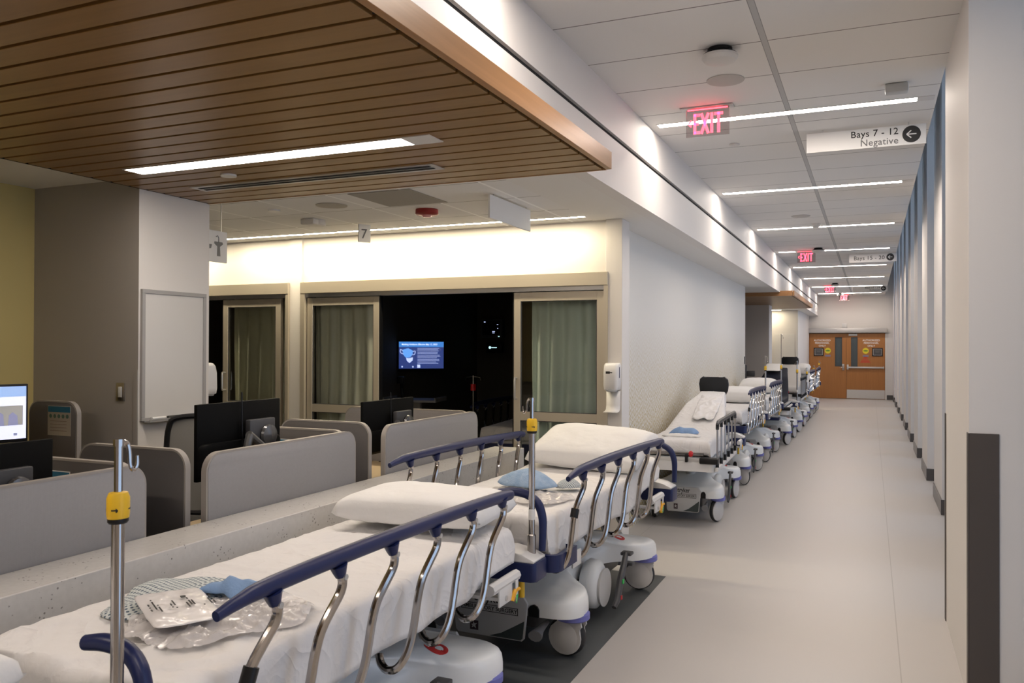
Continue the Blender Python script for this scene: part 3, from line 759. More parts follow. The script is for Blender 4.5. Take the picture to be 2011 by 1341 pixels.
t = thing('computer_cart', 'dim medical computer cart with a tray under the television', 'cart', (-4.62, 7.95, 0), .2)
b = nb(); bx(b, -.30, .30, -.22, .20, 1.05, 1.075, .006); bx(b, -.30, -.285, -.22, .20, 1.075, 1.10); bx(b, .285, .30, -.22, .20, 1.075, 1.10); obj('tray', b, mat('cart grey', (.24, .24, .24), .5), t)
b = nb(); bx(b, -.05, .05, .0, .08, .12, 1.05, .01); obj('column', b, M_plastg, t)
b = nb(); bx(b, -.24, .24, -.03, .03, .07, .12, .01); bx(b, -.03, .03, -.24, .24, .07, .12, .01); obj('star_base', b, M_greyd, t)
for q in ((-.22, 0), (.22, 0), (0, -.22), (0, .22)):
    b = nb(); lathe(b, [(0, -.015), (.035, -.015), (.035, .015), (0, .015)], (q[0], q[1], .036), 'X', 14); obj('wheel', b, M_tire, t)
b = nb(); tube(b, [(-.18, .1, 1.07), (-.19, .08, 1.2), (-.17, .02, 1.26)], .02, 8); bx(b, -.21, -.13, -.03, .02, 1.24, 1.32, .01); obj('scanner', b, M_blk, t)
t = thing('iv_stand', 'thin steel drip stand with a red collar standing in the dark bay', 'drip stand', (-3.86, 7.85, 0))
b = nb(); tube(b, [(0, 0, .06), (0, 0, 1.35)], .009, 8); obj('pole', b, M_chrome, t)
b = nb(); lathe(b, [(.01, 1.19), (.028, 1.19), (.028, 1.26), (.01, 1.26)], n=14); obj('collar', b, M_red, t)
b = nb(); tube(b, [(0, 0, 1.34), (.08, 0, 1.33), (.09, 0, 1.30)], .005, 6); tube(b, [(0, 0, 1.34), (-.08, 0, 1.33), (-.09, 0, 1.30)], .005, 6); obj('hooks', b, M_chrome, t)
b = nb()
for k in range(5):
    a = k * 2 * PI / 5; tube(b, [(0, 0, .08), (.24 * math.cos(a), .24 * math.sin(a), .03)], .012, 6)
    lathe(b, [(0, .0), (.02, .0), (.02, .03), (0, .03)], (.24 * math.cos(a), .24 * math.sin(a), 0), 'Z', 10)
obj('base', b, M_chrome, t)
b = nb(); bx(b, -5.148, -5.09, 7.55, 7.9, 1.72, 2.13, .004)
for q in range(5): bx(b, -5.089, -5.085, 7.57, 7.88, 1.76 + q * .07, 1.79 + q * .07)
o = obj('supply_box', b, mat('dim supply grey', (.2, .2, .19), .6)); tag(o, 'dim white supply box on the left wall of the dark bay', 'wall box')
b = nb(); bx(b, -5.148, -5.11, 7.95, 8.05, 1.5, 1.62, .004); o = obj('wall_intercom', b, M_blkm); tag(o, 'dark wall unit with a green light left of the television', 'wall unit')
b = nb(); bx(b, -5.109, -5.105, 7.99, 8.0, 1.585, 1.6); obj('led', b, E_led, o)

# dispensers
def dispenser(label, loc, rz, tray=True):
    t = thing('sanitizer_dispenser', label, 'soap dispenser', loc, rz)
    b = nb()
    rr = []
    for z, w, d in ((0, .052, .085), (.004, .058, .105), (.04, .062, .11), (.15, .064, .105), (.20, .064, .09), (.218, .058, .075), (.222, .05, .065)):
        rr.append(ring(b, [(x, -.001 - y, z) for x, y in rrect(-w, w, 0, d, min(.03, d / 2.2), (0, 0, 1, 1), 5)]))
    skin(b, rr); obj('housing', b, M_plastw, t, ang=50)
    b = nb(); lathe(b, [(0, -.012), (.044, -.012), (.05, .0), (.048, .012), (0, .012)], (0, -.06, .0), 'Z', 20); obj('nozzle_guard', b, M_plastg, t)
    b = nb(); bx(b, .0625, .0665, -.06, -.048, .10, .19, .001, seg=1); obj('level_window', b, M_navy, t)
    b = nb(); bx(b, -.035, .0, -.1125, -.110, .135, .155); bx(b, .0, .02, -.1125, -.110, .141, .148); obj('logo', b, M_ink, t)
    if tray:
        b = nb(); rr = []
        for z, d in ((-.01, .006), (-.13, .007), (-.165, .02), (-.178, .05), (-.183, .10)):
            rr.append([b.verts.new((-.06, -.001 - d, z)), b.verts.new((.06, -.001 - d, z))])
        skin(b, rr, closed=False, cap0=False, cap1=False)
        o = obj('drip_tray', b, M_plastw, t); o.modifiers.new('thickness', 'SOLIDIFY').thickness = .004
    return t
dispenser('white hand sanitizer dispenser with drip tray on the bay corner', (-1.957, 6.62, 1.30), 0)
dispenser('white hand sanitizer dispenser at the back edge of the whiteboard pillar', (-4.34, 4.47, 1.31), PI, tray=False)

# whiteboard
t = thing('whiteboard', 'whiteboard with a grey frame hung on the white side of the pillar', 'whiteboard', (-4.27, 4.15, 1.17))
b = nb(); bx(b, .002, .014, -.262, .262, .012, .83); obj('board', b, M_board, t)
b = nb()
for q in ((-.276, .276, .818, .844), (-.276, .276, .0, .022), (-.276, -.250, .022, .818), (.250, .276, .022, .818)): bx(b, .001, .022, q[0], q[1], q[2], q[3], .002, seg=1)
obj('frame', b, mat('whiteboard frame', (.36, .35, .34), .4), t)
b = nb(); bx(b, .014, .07, -.255, .262, -.008, .004, .002, seg=1); bx(b, .064, .07, -.255, .262, .004, .012); obj('pen_tray', b, M_silver, t)
for i, (yy, l, mm) in enumerate(((-.21, .11, M_paper), (-.08, .10, M_blk), (.02, .12, M_paper), (.14, .08, M_greyd))):
    b = nb(); tube(b, [(-4.27 + .038, 4.15 + yy, 1.185), (-4.27 + .038, 4.15 + yy + l, 1.185)], .0085, 8)
    o = obj('marker_pen', b, mm); tag(o, ('white marker pen at the near end of the whiteboard tray', 'black marker pen second along the whiteboard tray', 'white marker pen third along the whiteboard tray', 'dark marker pen at the far end of the whiteboard tray')[i], 'marker', 'pens in the whiteboard tray')
t = thing('light_switch', 'steel dimmer switch plate on the grey side of the pillar', 'switch', (-4.42, 3.862, 1.355))
b = nb(); bx(b, -.036, .036, -.006, -.0005, -.058, .058, .002); obj('plate', b, M_steel, t)
b = nb(); bx(b, -.016, .016, -.010, -.006, -.034, .034, .002); obj('paddle', b, mat('bright switch paddle', (.7, .7, .7), .2), t)

# ------------------------------------------------------------------ half wall with a quartz cap
b = nb(); bx(b, -2.72, -2.478, -3.5, 5.92, 0, .679); struct('wall_half', b, M_stone)
b = nb(); bx(b, -2.725, -2.474, -3.5, 5.93, .680, .868, .003, seg=1); o = obj('quartz_ledge', b, M_stone); tag(o, 'long speckled quartz ledge capping the low wall beside the beds', 'ledge')

def partition(label, along, p, a0, a1, z0=.845, z1=1.168, th=.034, r=.085, corners=(0, 0, 1, 1), m=M_fabric, group=None, legs=True):
    """along 'Y': panel in the plane x = p; along 'X': panel in the plane y = p"""
    mid = (a0 + a1) / 2
    t = thing('partition_panel', label, 'partition panel', (p, mid, 0) if along == 'Y' else (mid, p, 0), 0 if along == 'Y' else -PI / 2, group)
    o_ = rrect(a0 - mid, a1 - mid, z0, z1, r, corners)
    i_ = rrect(a0 - mid + .009, a1 - mid - .009, z0 + .004, z1 - .009, r - .009, corners)
    b = nb(); prism(b, i_, -th / 2 - .001, th / 2 + .001, 'YZ', .003); obj('fabric_panel', b, m, t)
    b = nb(); A = [ring(b, [(d, y, z) for y, z in pts]) for d, pts in ((-th / 2 + .002, i_), (-th / 2 + .002, o_), (th / 2 - .002, o_), (th / 2 - .002, i_))]
    skin(b, A + [A[0]], cap0=False, cap1=False); obj('edge_trim', b, M_trim, t)
    b = nb()
    for q in (-.8, .8): bx(b, -.008, .008, q * (a1 - a0) / 2 - .03, q * (a1 - a0) / 2 + .03, .70, z0 + .004)
    obj('bracket', b, M_greyd, t)
    return t
partition('grey desk partition nearest the camera, left of the yellow drip pole collar', 'Y', -2.745, .95, 2.515)
partition('middle grey desk partition facing the hall, in front of the large monitor', 'Y', -2.745, 2.848, 4.018)
partition('farthest grey desk partition facing the hall, beside the bay doors', 'Y', -2.745, 4.33, 5.63)
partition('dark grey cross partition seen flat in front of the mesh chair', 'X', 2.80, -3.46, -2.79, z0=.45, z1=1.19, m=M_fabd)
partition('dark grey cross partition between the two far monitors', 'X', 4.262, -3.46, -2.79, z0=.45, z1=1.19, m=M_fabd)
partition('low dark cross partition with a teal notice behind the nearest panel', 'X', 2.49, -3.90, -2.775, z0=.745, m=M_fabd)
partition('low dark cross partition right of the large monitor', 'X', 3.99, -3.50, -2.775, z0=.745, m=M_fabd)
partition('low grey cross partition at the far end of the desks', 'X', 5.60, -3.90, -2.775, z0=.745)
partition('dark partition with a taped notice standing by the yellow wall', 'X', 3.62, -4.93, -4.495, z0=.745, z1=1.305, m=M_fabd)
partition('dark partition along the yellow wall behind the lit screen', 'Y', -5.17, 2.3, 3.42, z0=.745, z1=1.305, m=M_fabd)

def notice(label, x0, x1, y, z0, z1, head, lines_=True, body=None, title=None):
    t = thing('notice_sign', label, 'notice', ((x0 + x1) / 2, y, (z0 + z1) / 2))
    hx, hz = (x1 - x0) / 2, (z1 - z0) / 2
    b = nb(); bx(b, -hx, hx, -.0015, -.0002, -hz, hz); obj('sheet', b, body or mat('dull printed paper', (.42, .38, .33), .6), t)
    b = nb(); bx(b, -hx + .004, hx - .004, -.0022, -.0014, hz - head, hz - .004); obj('header_band', b, M_teal, t)
    return t, hx, hz
t, hx, hz = notice('small notice with a row of green discs taped to the dark partition', -4.75, -4.545, 3.601, 1.09, 1.275, .04)
b = nb()
for i in range(5): lathe(b, [(0, -.0026), (.013, -.0026), (.013, -.0014), (0, -.0014)], (-.075 + i * .037, 0, .028), 'Y', 14)
obj('disc_row', b, mat('slate green dots', (.08, .15, .12), .6), t)
b = nb()
for i in range(4): bx(b, -.08, .07, -.0024, -.0014, -.005 - i * .02, .0 - i * .02)
obj('printed_lines', b, mat('brown print', (.25, .2, .17), .6), t)
t, hx, hz = notice('teal surgery centre notice behind the nearest partition', -3.62, -3.12, 2.471, .90, 1.115, .205, body=M_paper)
text('heading', 'OUTPATIENT SURGERY CENTER', .03, (-.24, -.0024, .055), FACE_CAM, mat('pale teal ink', (.25, .45, .5)), t)
t, hx, hz = notice('teal notice beside the large monitor on the cross partition', -3.55, -3.12, 3.971, .90, 1.10, .19, body=M_paper)

# desks
def desk(label, y0, y1, xl=-.46):
    t = thing('desk', label, 'desk', (-3.25, (y0 + y1) / 2, 0)); h = (y1 - y0) / 2
    b = nb(); bx(b, xl, .46, -h, h, .715, .743, .003, seg=1); obj('desktop', b, M_oakd, t)
    for q in (-h + .03, h - .05):
        b = nb(); bx(b, xl + .06, .40, q, q + .02, 0, .714); obj('end_panel', b, M_greyd, t)
desk('near oak desk hidden behind the nearest grey partition', .95, 2.46)
desk('oak desk under the large monitor', 3.10, 3.96, .02)
desk('oak desk behind the farthest partition', 4.31, 5.57)

def monitor(label, y0, y1, z0, z1, x=-3.05, tilt=0, arm=True):
    yc, zc = (y0 + y1) / 2, (z0 + z1) / 2; hy, hz = (y1 - y0) / 2, (z1 - z0) / 2
    t = thing('computer_monitor', label, 'monitor', (x, yc, 0), tilt)
    b = nb(); bx(b, -.022, .0, -hy, hy, zc - hz, zc + hz, .004); obj('casing', b, M_blkm, t)
    b = nb(); rr = []
    for d, k in ((-.001, 1), (.010, .985), (.022, .93), (.026, .88)):
        rr.append(ring(b, [(d, y * k, zc + hz - .20 + (z * k)) for y, z in rrect(-hy + .004, hy - .004, -2 * hz + .205, -.0, .03)]))
    skin(b, rr); obj('rear_shell', b, mat('soft black shell', (.004, .004, .004), .6, spec=.12), t)
    b = nb(); bx(b, -.024, -.022, -hy + .012, hy - .012, zc - hz + .015, zc + hz - .012); obj('screen', b, mat('off screen', (.004, .005, .008), .15), t)
    if arm:
        b = nb(); bx(b, .026, .06, .0, .20, zc - .04, zc + .095, .006); obj('mount_box', b, M_greyd, t)
        b = nb(); lathe(b, [(0, .0), (.055, .0), (.06, .012), (.055, .026), (.03, .034), (0, .036)], (.06, .13, zc + .005), 'X', 24); obj('pivot_cap', b, mat('gunmetal', (.16, .16, .165), .25, .7), t)
        b = nb(); tube(b, [(.075, -.03, zc + .025), (.085, .14, zc - .10)], .021, 10); obj('upper_arm', b, mat('arm grey', (.14, .14, .14), .35, .5), t)
        b = nb(); tube(b, [(.085, -.03, zc + .02), (.09, -.06, zc - .06), (.06, -.08, .75)], .021, 10, sm=4); obj('lower_arm', b, MATS['arm grey'], t)
        b = nb(); tube(b, [(.02, -.02, zc + hz + .05), (.025, -.02, zc), (.02, -.03, zc - .2)], .004, 6); obj('cable', b, M_blk, t)
    return t
monitor('large black monitor seen from behind over the middle partition', 3.118, 3.742, .976, 1.36)
monitor('black monitor seen from behind over the farthest partition', 4.572, 5.222, .93, 1.287)
monitor('black monitor back at the left edge, above the nearest partition', 1.68, 2.336, .90, 1.273)

t = thing('lit_monitor', 'lit monitor showing a web page, at the left edge by the yellow wall', 'monitor', (-4.65, 3.05, 0), math.radians(-14))
b = nb(); bx(b, -.025, .0, -.30, .30, 1.085, 1.425, .004); obj('casing', b, M_blk, t)
b = nb(); bx(b, .0, .002, -.288, .288, 1.105, 1.412); s_ = obj('screen', b, E_scrw, t)
b = nb(); bx(b, .0018, .003, -.288, .288, 1.352, 1.412); obj('page_header', b, E_scrb, s_)
b = nb(); bx(b, .0018, .003, -.26, .01, 1.185, 1.30); obj('page_photo', b, E_scrk, s_)
b = nb(); bx(b, .0018, .003, .03, .27, 1.185, 1.30); p_ = obj('page_photo', b, E_scrk, s_)
b = nb(); prism(b, [(.12, 1.185), (.12, 1.25), (.14, 1.27), (.165, 1.25), (.17, 1.185)], .0028, .0036, 'YZ'); prism(b, [(.19, 1.185), (.195, 1.245), (.215, 1.262), (.24, 1.24), (.245, 1.185)], .0028, .0036, 'YZ'); obj('photo_figures', b, mat('dim figures', (.3, .3, .4), emit=(.16, .17, .3), es=1), p_)
b = nb(); bx(b, .0018, .003, .22, .24, 1.125, 1.14); bx(b, .0018, .003, -.2, .1, 1.125, 1.13); obj('page_footer', b, mat('page grey', (.2, .2, .25), emit=(.2, .22, .35), es=1), s_)
b = nb(); bx(b, -.06, -.03, -.03, .03, .76, 1.2); bx(b, -.14, .05, -.1, .1, .746, .76, .004); obj('stand', b, M_blk, t)
t = thing('desk', 'back desk along the yellow wall holding the lit monitor', 'desk', (-4.85, 2.4, 0))
b = nb(); bx(b, -.38, .42, -1.4, 1.18, .715, .743, .003, seg=1); obj('desktop', b, M_oakd, t)
b = nb(); bx(b, -.34, .34, 1.13, 1.15, 0, .714); bx(b, -.34, .34, -1.35, -1.33, 0, .714); obj('end_panel', b, M_greyd, t)

# mesh chair
t = thing('task_chair', 'black task chair with a pale mesh back behind the cross partition', 'chair', (-3.85, 4.02, 0), math.radians(40))
b = nb(); W = .235
fr = [(-W + .03, 0, .62), (-W, -.01, .75), (-W, -.03, 1.0), (-W + .015, -.04, 1.15), (-W + .06, -.045, 1.205), (0, -.045, 1.215), (W - .06, -.045, 1.205), (W - .015, -.04, 1.15), (W, -.03, 1.0), (W, -.01, .75), (W - .03, 0, .62), (0, .0, .60), (-W + .03, 0, .62)]
tube(b, fr, .017, 8, sm=4); obj('back_frame', b, M_blk, t)
b = nb(); rows = []
for j in range(9):
    z = .62 + j * .0725; y = -.045 * min(1, (z - .6) / .5) + .012
    rows.append([b.verts.new((x * (W - .012), y - .02 * (1 - x * x), z)) for x in (-1, -.6, -.2, .2, .6, 1)])
skin(b, rows, closed=False, cap0=False, cap1=False); obj('mesh_back', b, mat('pale mesh net', (.22, .21, .19), .8, alpha=.93), t)
b = nb(); prism(b, rrect(-.25, .25, .02, .50, .08), .44, .51, 'XY', .02); obj('seat', b, M_blk, t)
b = nb(); tube(b, [(0, .25, .10), (0, .25, .44)], .028, 10); tube(b, [(0, .05, .46), (0, -.04, .50), (0, -.03, .75)], .02, 8, sm=4); obj('column', b, M_blk, t)
b = nb()
for k in range(5):
    a = k * 2 * PI / 5 + .3; tube(b, [(0, .25, .11), (.29 * math.cos(a), .25 + .29 * math.sin(a), .065)], [.028, .016], 8)
obj('star_base', b, M_blk, t)
for k in range(5):
    a = k * 2 * PI / 5 + .3; b = nb(); lathe(b, [(0, -.02), (.028, -.02), (.03, 0), (.028, .02), (0, .02)], (.29 * math.cos(a), .25 + .29 * math.sin(a), .03), 'X', 12); obj('caster', b, M_tire, t)
for q in (-1, 1):
    b = nb(); tube(b, [(q * .2, .25, .46), (q * .30, .25, .50), (q * .30, .22, .66)], .015, 8, sm=4); prism(b, rrect(q * .30 - .04, q * .30 + .04, .12, .38, .035), .66, .69, 'XY', .006); obj('armrest', b, M_blk, t)

# far nurse station, glimpsed between the white wall and the grey pillar
t = thing('equipment_stand', 'dark wheeled equipment stand beyond the end of the white wall', 'equipment stand', (-2.45, 17.6, 0), .1)
b = nb(); bx(b, -.30, .10, -.05, .12, 1.02, 1.30, .02); bx(b, .08, .26, -.04, .1, 1.06, 1.18, .015); obj('head_unit', b, M_greyd, t)
b = nb(); tube(b, [(0, 0, .1), (0, 0, 1.05)], .035, 10); obj('post', b, M_greyd, t)
b = nb(); bx(b, -.25, .25, -.03, .03, .06, .11); bx(b, -.03, .03, -.25, .25, .06, .11)
for q in ((-.24, 0), (.24, 0), (0, -.24), (0, .24)): lathe(b, [(0, 0), (.03, 0), (.03, .06), (0, .06)], (q[0], q[1], 0), 'Z', 12)
obj('base', b, M_greyd, t)
# ------------------------------------------------------------------ stretchers
BASE_Q = [(.215, 0), (.215, .20), (.225, .30), (.265, .385), (.34, .45), (.42, .51), (.47, .59), (.485, .69), (.475, .755), (.44, .80), (.38, .825), (.28, .835), (0, .84)]
def base_outline():
    q = [(v.x, v.y) for v in catmull([(x, y, 0) for x, y in BASE_Q], 3)]
    up_ = q[:-1]                       # x>0, y from 0 upward, without the mid point
    top = [q[-1]]
    right = [(x, -y) for x, y in reversed(q[1:-1])] + up_
    left = [(-x, y) for x, y in reversed(up_)] + [(-x, -y) for x, y in q[1:-1]]
    return right + top + left + [(0, -q[-1][1])]

def cloth_noise(p, s, seed): return noise.noise(Vector((p[0] * s + seed, p[1] * s - seed * .7, p[2] * s + seed * .3)))

def caster(parent, x, y, swivel=0.0, back=-.03):
    c = thing('caster', None, None); c.parent = parent; c.location = (x, y, 0); c.rotation_euler = (0, 0, swivel)
    b = nb()
    o = Vector((0, back, .106))
    for s in (-1, 1):
        pts = [(o.y + .094 * math.cos(a), o.z + .094 * math.sin(a)) for a in [math.radians(d) for d in range(150, 391, 15)]]
        pts += [(.070, .17), (.062, .21), (-.055, .21), (-.080, .18)]
        prism(b, pts, s * .026, s * .040, 'YZ', .004)
    bx(b, -.03, .03, -.05, .055, .185, .207)
    obj('fork_cover', b, M_wheel, c, ang=40)
    b = nb(); lathe(b, [(.06, -.025), (.094, -.025), (.103, -.016), (.106, 0), (.103, .016), (.094, .025), (.06, .025)], o, 'X', 32); obj('tyre', b, M_tire, c)
    b = nb(); lathe(b, [(0, .046), (.07, .043), (.090, .032), (.090, -.032), (.07, -.043), (0, -.046)], o, 'X', 28); obj('wheel_disc', b, M_wheel, c, ang=50)
    b = nb(); lathe(b, [(.03, .200), (.088, .200), (.094, .206), (.094, .232), (.088, .240), (.03, .240)], (0, 0, 0), 'Z', 24); obj('bumper_ring', b, M_purple, c)
    return c

def rail_s(parent, side, lift, tall=0):
    """curved-post side rail: navy handrail on six bent chrome posts"""
    z0 = lift; x = side * .52
    b = nb()
    path = [(x, -1.03, 1.004 + z0), (x, -.95, 1.018 + z0), (x, -.83, 1.028 + z0), (x, -.4, 1.032 + z0), (x, .2, 1.026 + z0), (x, .62, 1.016 + z0), (x, .72, 1.010 + z0), (x, .745, 1.006 + z0)]
    tube(b, path, [.014, .019, .024, .026, .026, .025, .022, .012], 14, sm=4, sx=.86)
    for k in range(6):
        y = -.83 + .292 * k
        tube(b, [(x, y + .002, 1.01 + z0), (x, y + .008, .990 + z0), (x, y + .014, .974 + z0)], [.028, .022, .0165], 10)
    r = obj('side_rail', b, M_navy, parent)
    for k in range(6):
        y = -.83 + .292 * k
        P = [(0, .012, .980), (.002, .022, .958), (.0, .014, .925), (-.008, -.022, .880), (-.016, -.056, .832), (-.020, -.078, .775), (-.022, -.094, .71), (-.024, -.114, .645), (-.030, -.142, .590), (-.050, -.166, .552), (-.085, -.172, .540), (-.122, -.156, .553), (-.140, -.140, .575)]
        b = nb(); tube(b, [(x + side * p[0], y + p[1], p[2] + z0) for p in P], .0145, 10, sm=3)
        o = obj('rail_post', b, M_chrome, r)
        b = nb(); lathe(b, [(0, .0), (.009, .0), (.009, .006), (0, .007)], (x + side * .015, y + .016, .972 + z0), 'X', 10) if side > 0 else lathe(b, [(0, -.006), (.009, -.006), (.009, 0), (0, 0)], (x - .015, y + .016, .972 + z0), 'X', 10)
        obj('post_button', b, M_silver, r)
    b = nb(); y = -.83
    tube(b, [(x - side * .016, y - .056, .832 + z0), (x - side * .0185, y - .072, .79 + z0)], .021, 12); obj('post_collar', b, M_blk, r)
    return r

def rail_straight(parent, side, lift, y0=-1.22, y1=.08, n=6, col=None):
    x = side * .50
    b = nb(); tube(b, [(x, y0, .93 + lift), (x, y0 + .01, .97 + lift), (x, y0 + .05, .985 + lift), (x, y1 - .05, .985 + lift), (x, y1 - .01, .97 + lift), (x, y1, .93 + lift)], .021, 10)
    r = obj('side_rail', b, M_greyd, parent)
    for k in range(n):
        y = y0 + (y1 - y0) * k / (n - 1)
        b = nb(); tube(b, [(x, y, .62 + lift), (x, y, .965 + lift)], .0115, 8); obj('rail_post', b, M_steel, r)
        for za, zb in ((.585, .645), (.925, .97)):
            b = nb(); tube(b, [(x, y, za + lift), (x, y, zb + lift)], .020, 8); obj('post_sleeve', b, M_blk, r)
    b = nb(); bx(b, x - .018, x + .018, y0 - .05, y1 + .05, .555 + lift, .59 + lift, .004); obj('lower_rail', b, M_plastw, r)
    return r

def iv_pole(parent, x, y, lift, top=1.40, collar=1.235, hook_dir=(-1, 0)):
    b = nb(); tube(b, [(x, y, .66 + lift), (x, y, collar)], .0155, 12); p = obj('iv_pole', b, M_chrome, parent)
    b = nb(); tube(b, [(x, y, collar), (x, y, top)], .0102, 10); obj('upper_tube', b, M_chrome, p)
    b = nb(); lathe(b, [(.016, .655 + lift), (.021, .655 + lift), (.021, .745 + lift), (.016, .75 + lift)], (x, y, 0), 'Z', 14); obj('socket', b, M_steel, p)
    b = nb(); lathe(b, [(.012, .012), (.0245, .012), (.0262, .022), (.0262, .058), (.0215, .070), (.011, .072)], (x, y, collar), 'Z', 20); obj('collar', b, M_yel, p)
    b = nb(); lathe(b, [(.012, 0), (.021, 0), (.024, .004), (.024, .014), (.012, .014)], (x, y, collar), 'Z', 20); obj('collar_ring', b, M_blk, p)
    b = nb()
    for k in range(4):
        a = k * PI / 2 - .9; R = .0268
        for da, dz in ((-.30, 0), (-.2, 0), (-.1, 0), (.0, 0), (.1, 0)):
            c_, s_ = math.cos(a + da), math.sin(a + da)
            h = .0016 if da < .05 else .005
            n0 = Vector((c_, s_, 0)); t0 = Vector((-s_, c_, 0))
            P = Vector((x, y, collar + .033)) + n0 * R
            vs = [b.verts.new(P + t0 * u + Vector((0, 0, v))) for u, v in ((-.0016, -h), (.0016, -h), (.0016 if da < .05 else .0042, h if da < .05 else 0), (-.0016, h))]
            b.faces.new(vs)
    obj('collar_arrows', b, M_ink, p)
    b = nb(); hx, hy = hook_dir
    tube(b, [(x, y, top - .004), (x, y, top + .012)], .013, 10)
    tube(b, [(x, y, top + .004), (x + hx * .022, y + hy * .022, top + .002), (x + hx * .030, y + hy * .030, top - .02), (x + hx * .033, y + hy * .033, top - .052), (x + hx * .042, y + hy * .042, top - .064), (x + hx * .052, y + hy * .052, top - .054), (x + hx * .053, y + hy * .053, top - .032)], [.0055, .0055, .0055, .005, .005, .005, .004], 8, sm=4)
    obj('hook', b, M_chrome, p)
    b = nb(); lathe(b, [(.0158, 0), (.0162, 0), (.0162, .05), (.0158, .05)], (x, y, .82 + lift), 'Z', 14); obj('label_sleeve', b, M_paper, p)
    return p

def push_handle(parent, side, lift):
    b = nb(); z = lift
    P = [(.25, 1.20, .925), (.33, 1.20, .935), (.405, 1.20, .925), (.46, 1.195, .89), (.488, 1.188, .83), (.495, 1.18, .76), (.495, 1.17, .665)]
    tube(b, [(side * p[0], p[1], p[2] + z) for p in P], [.019, .022, .022, .022, .021, .019, .017], 14, sm=4)
    return obj('push_handle', b, M_navy, parent)

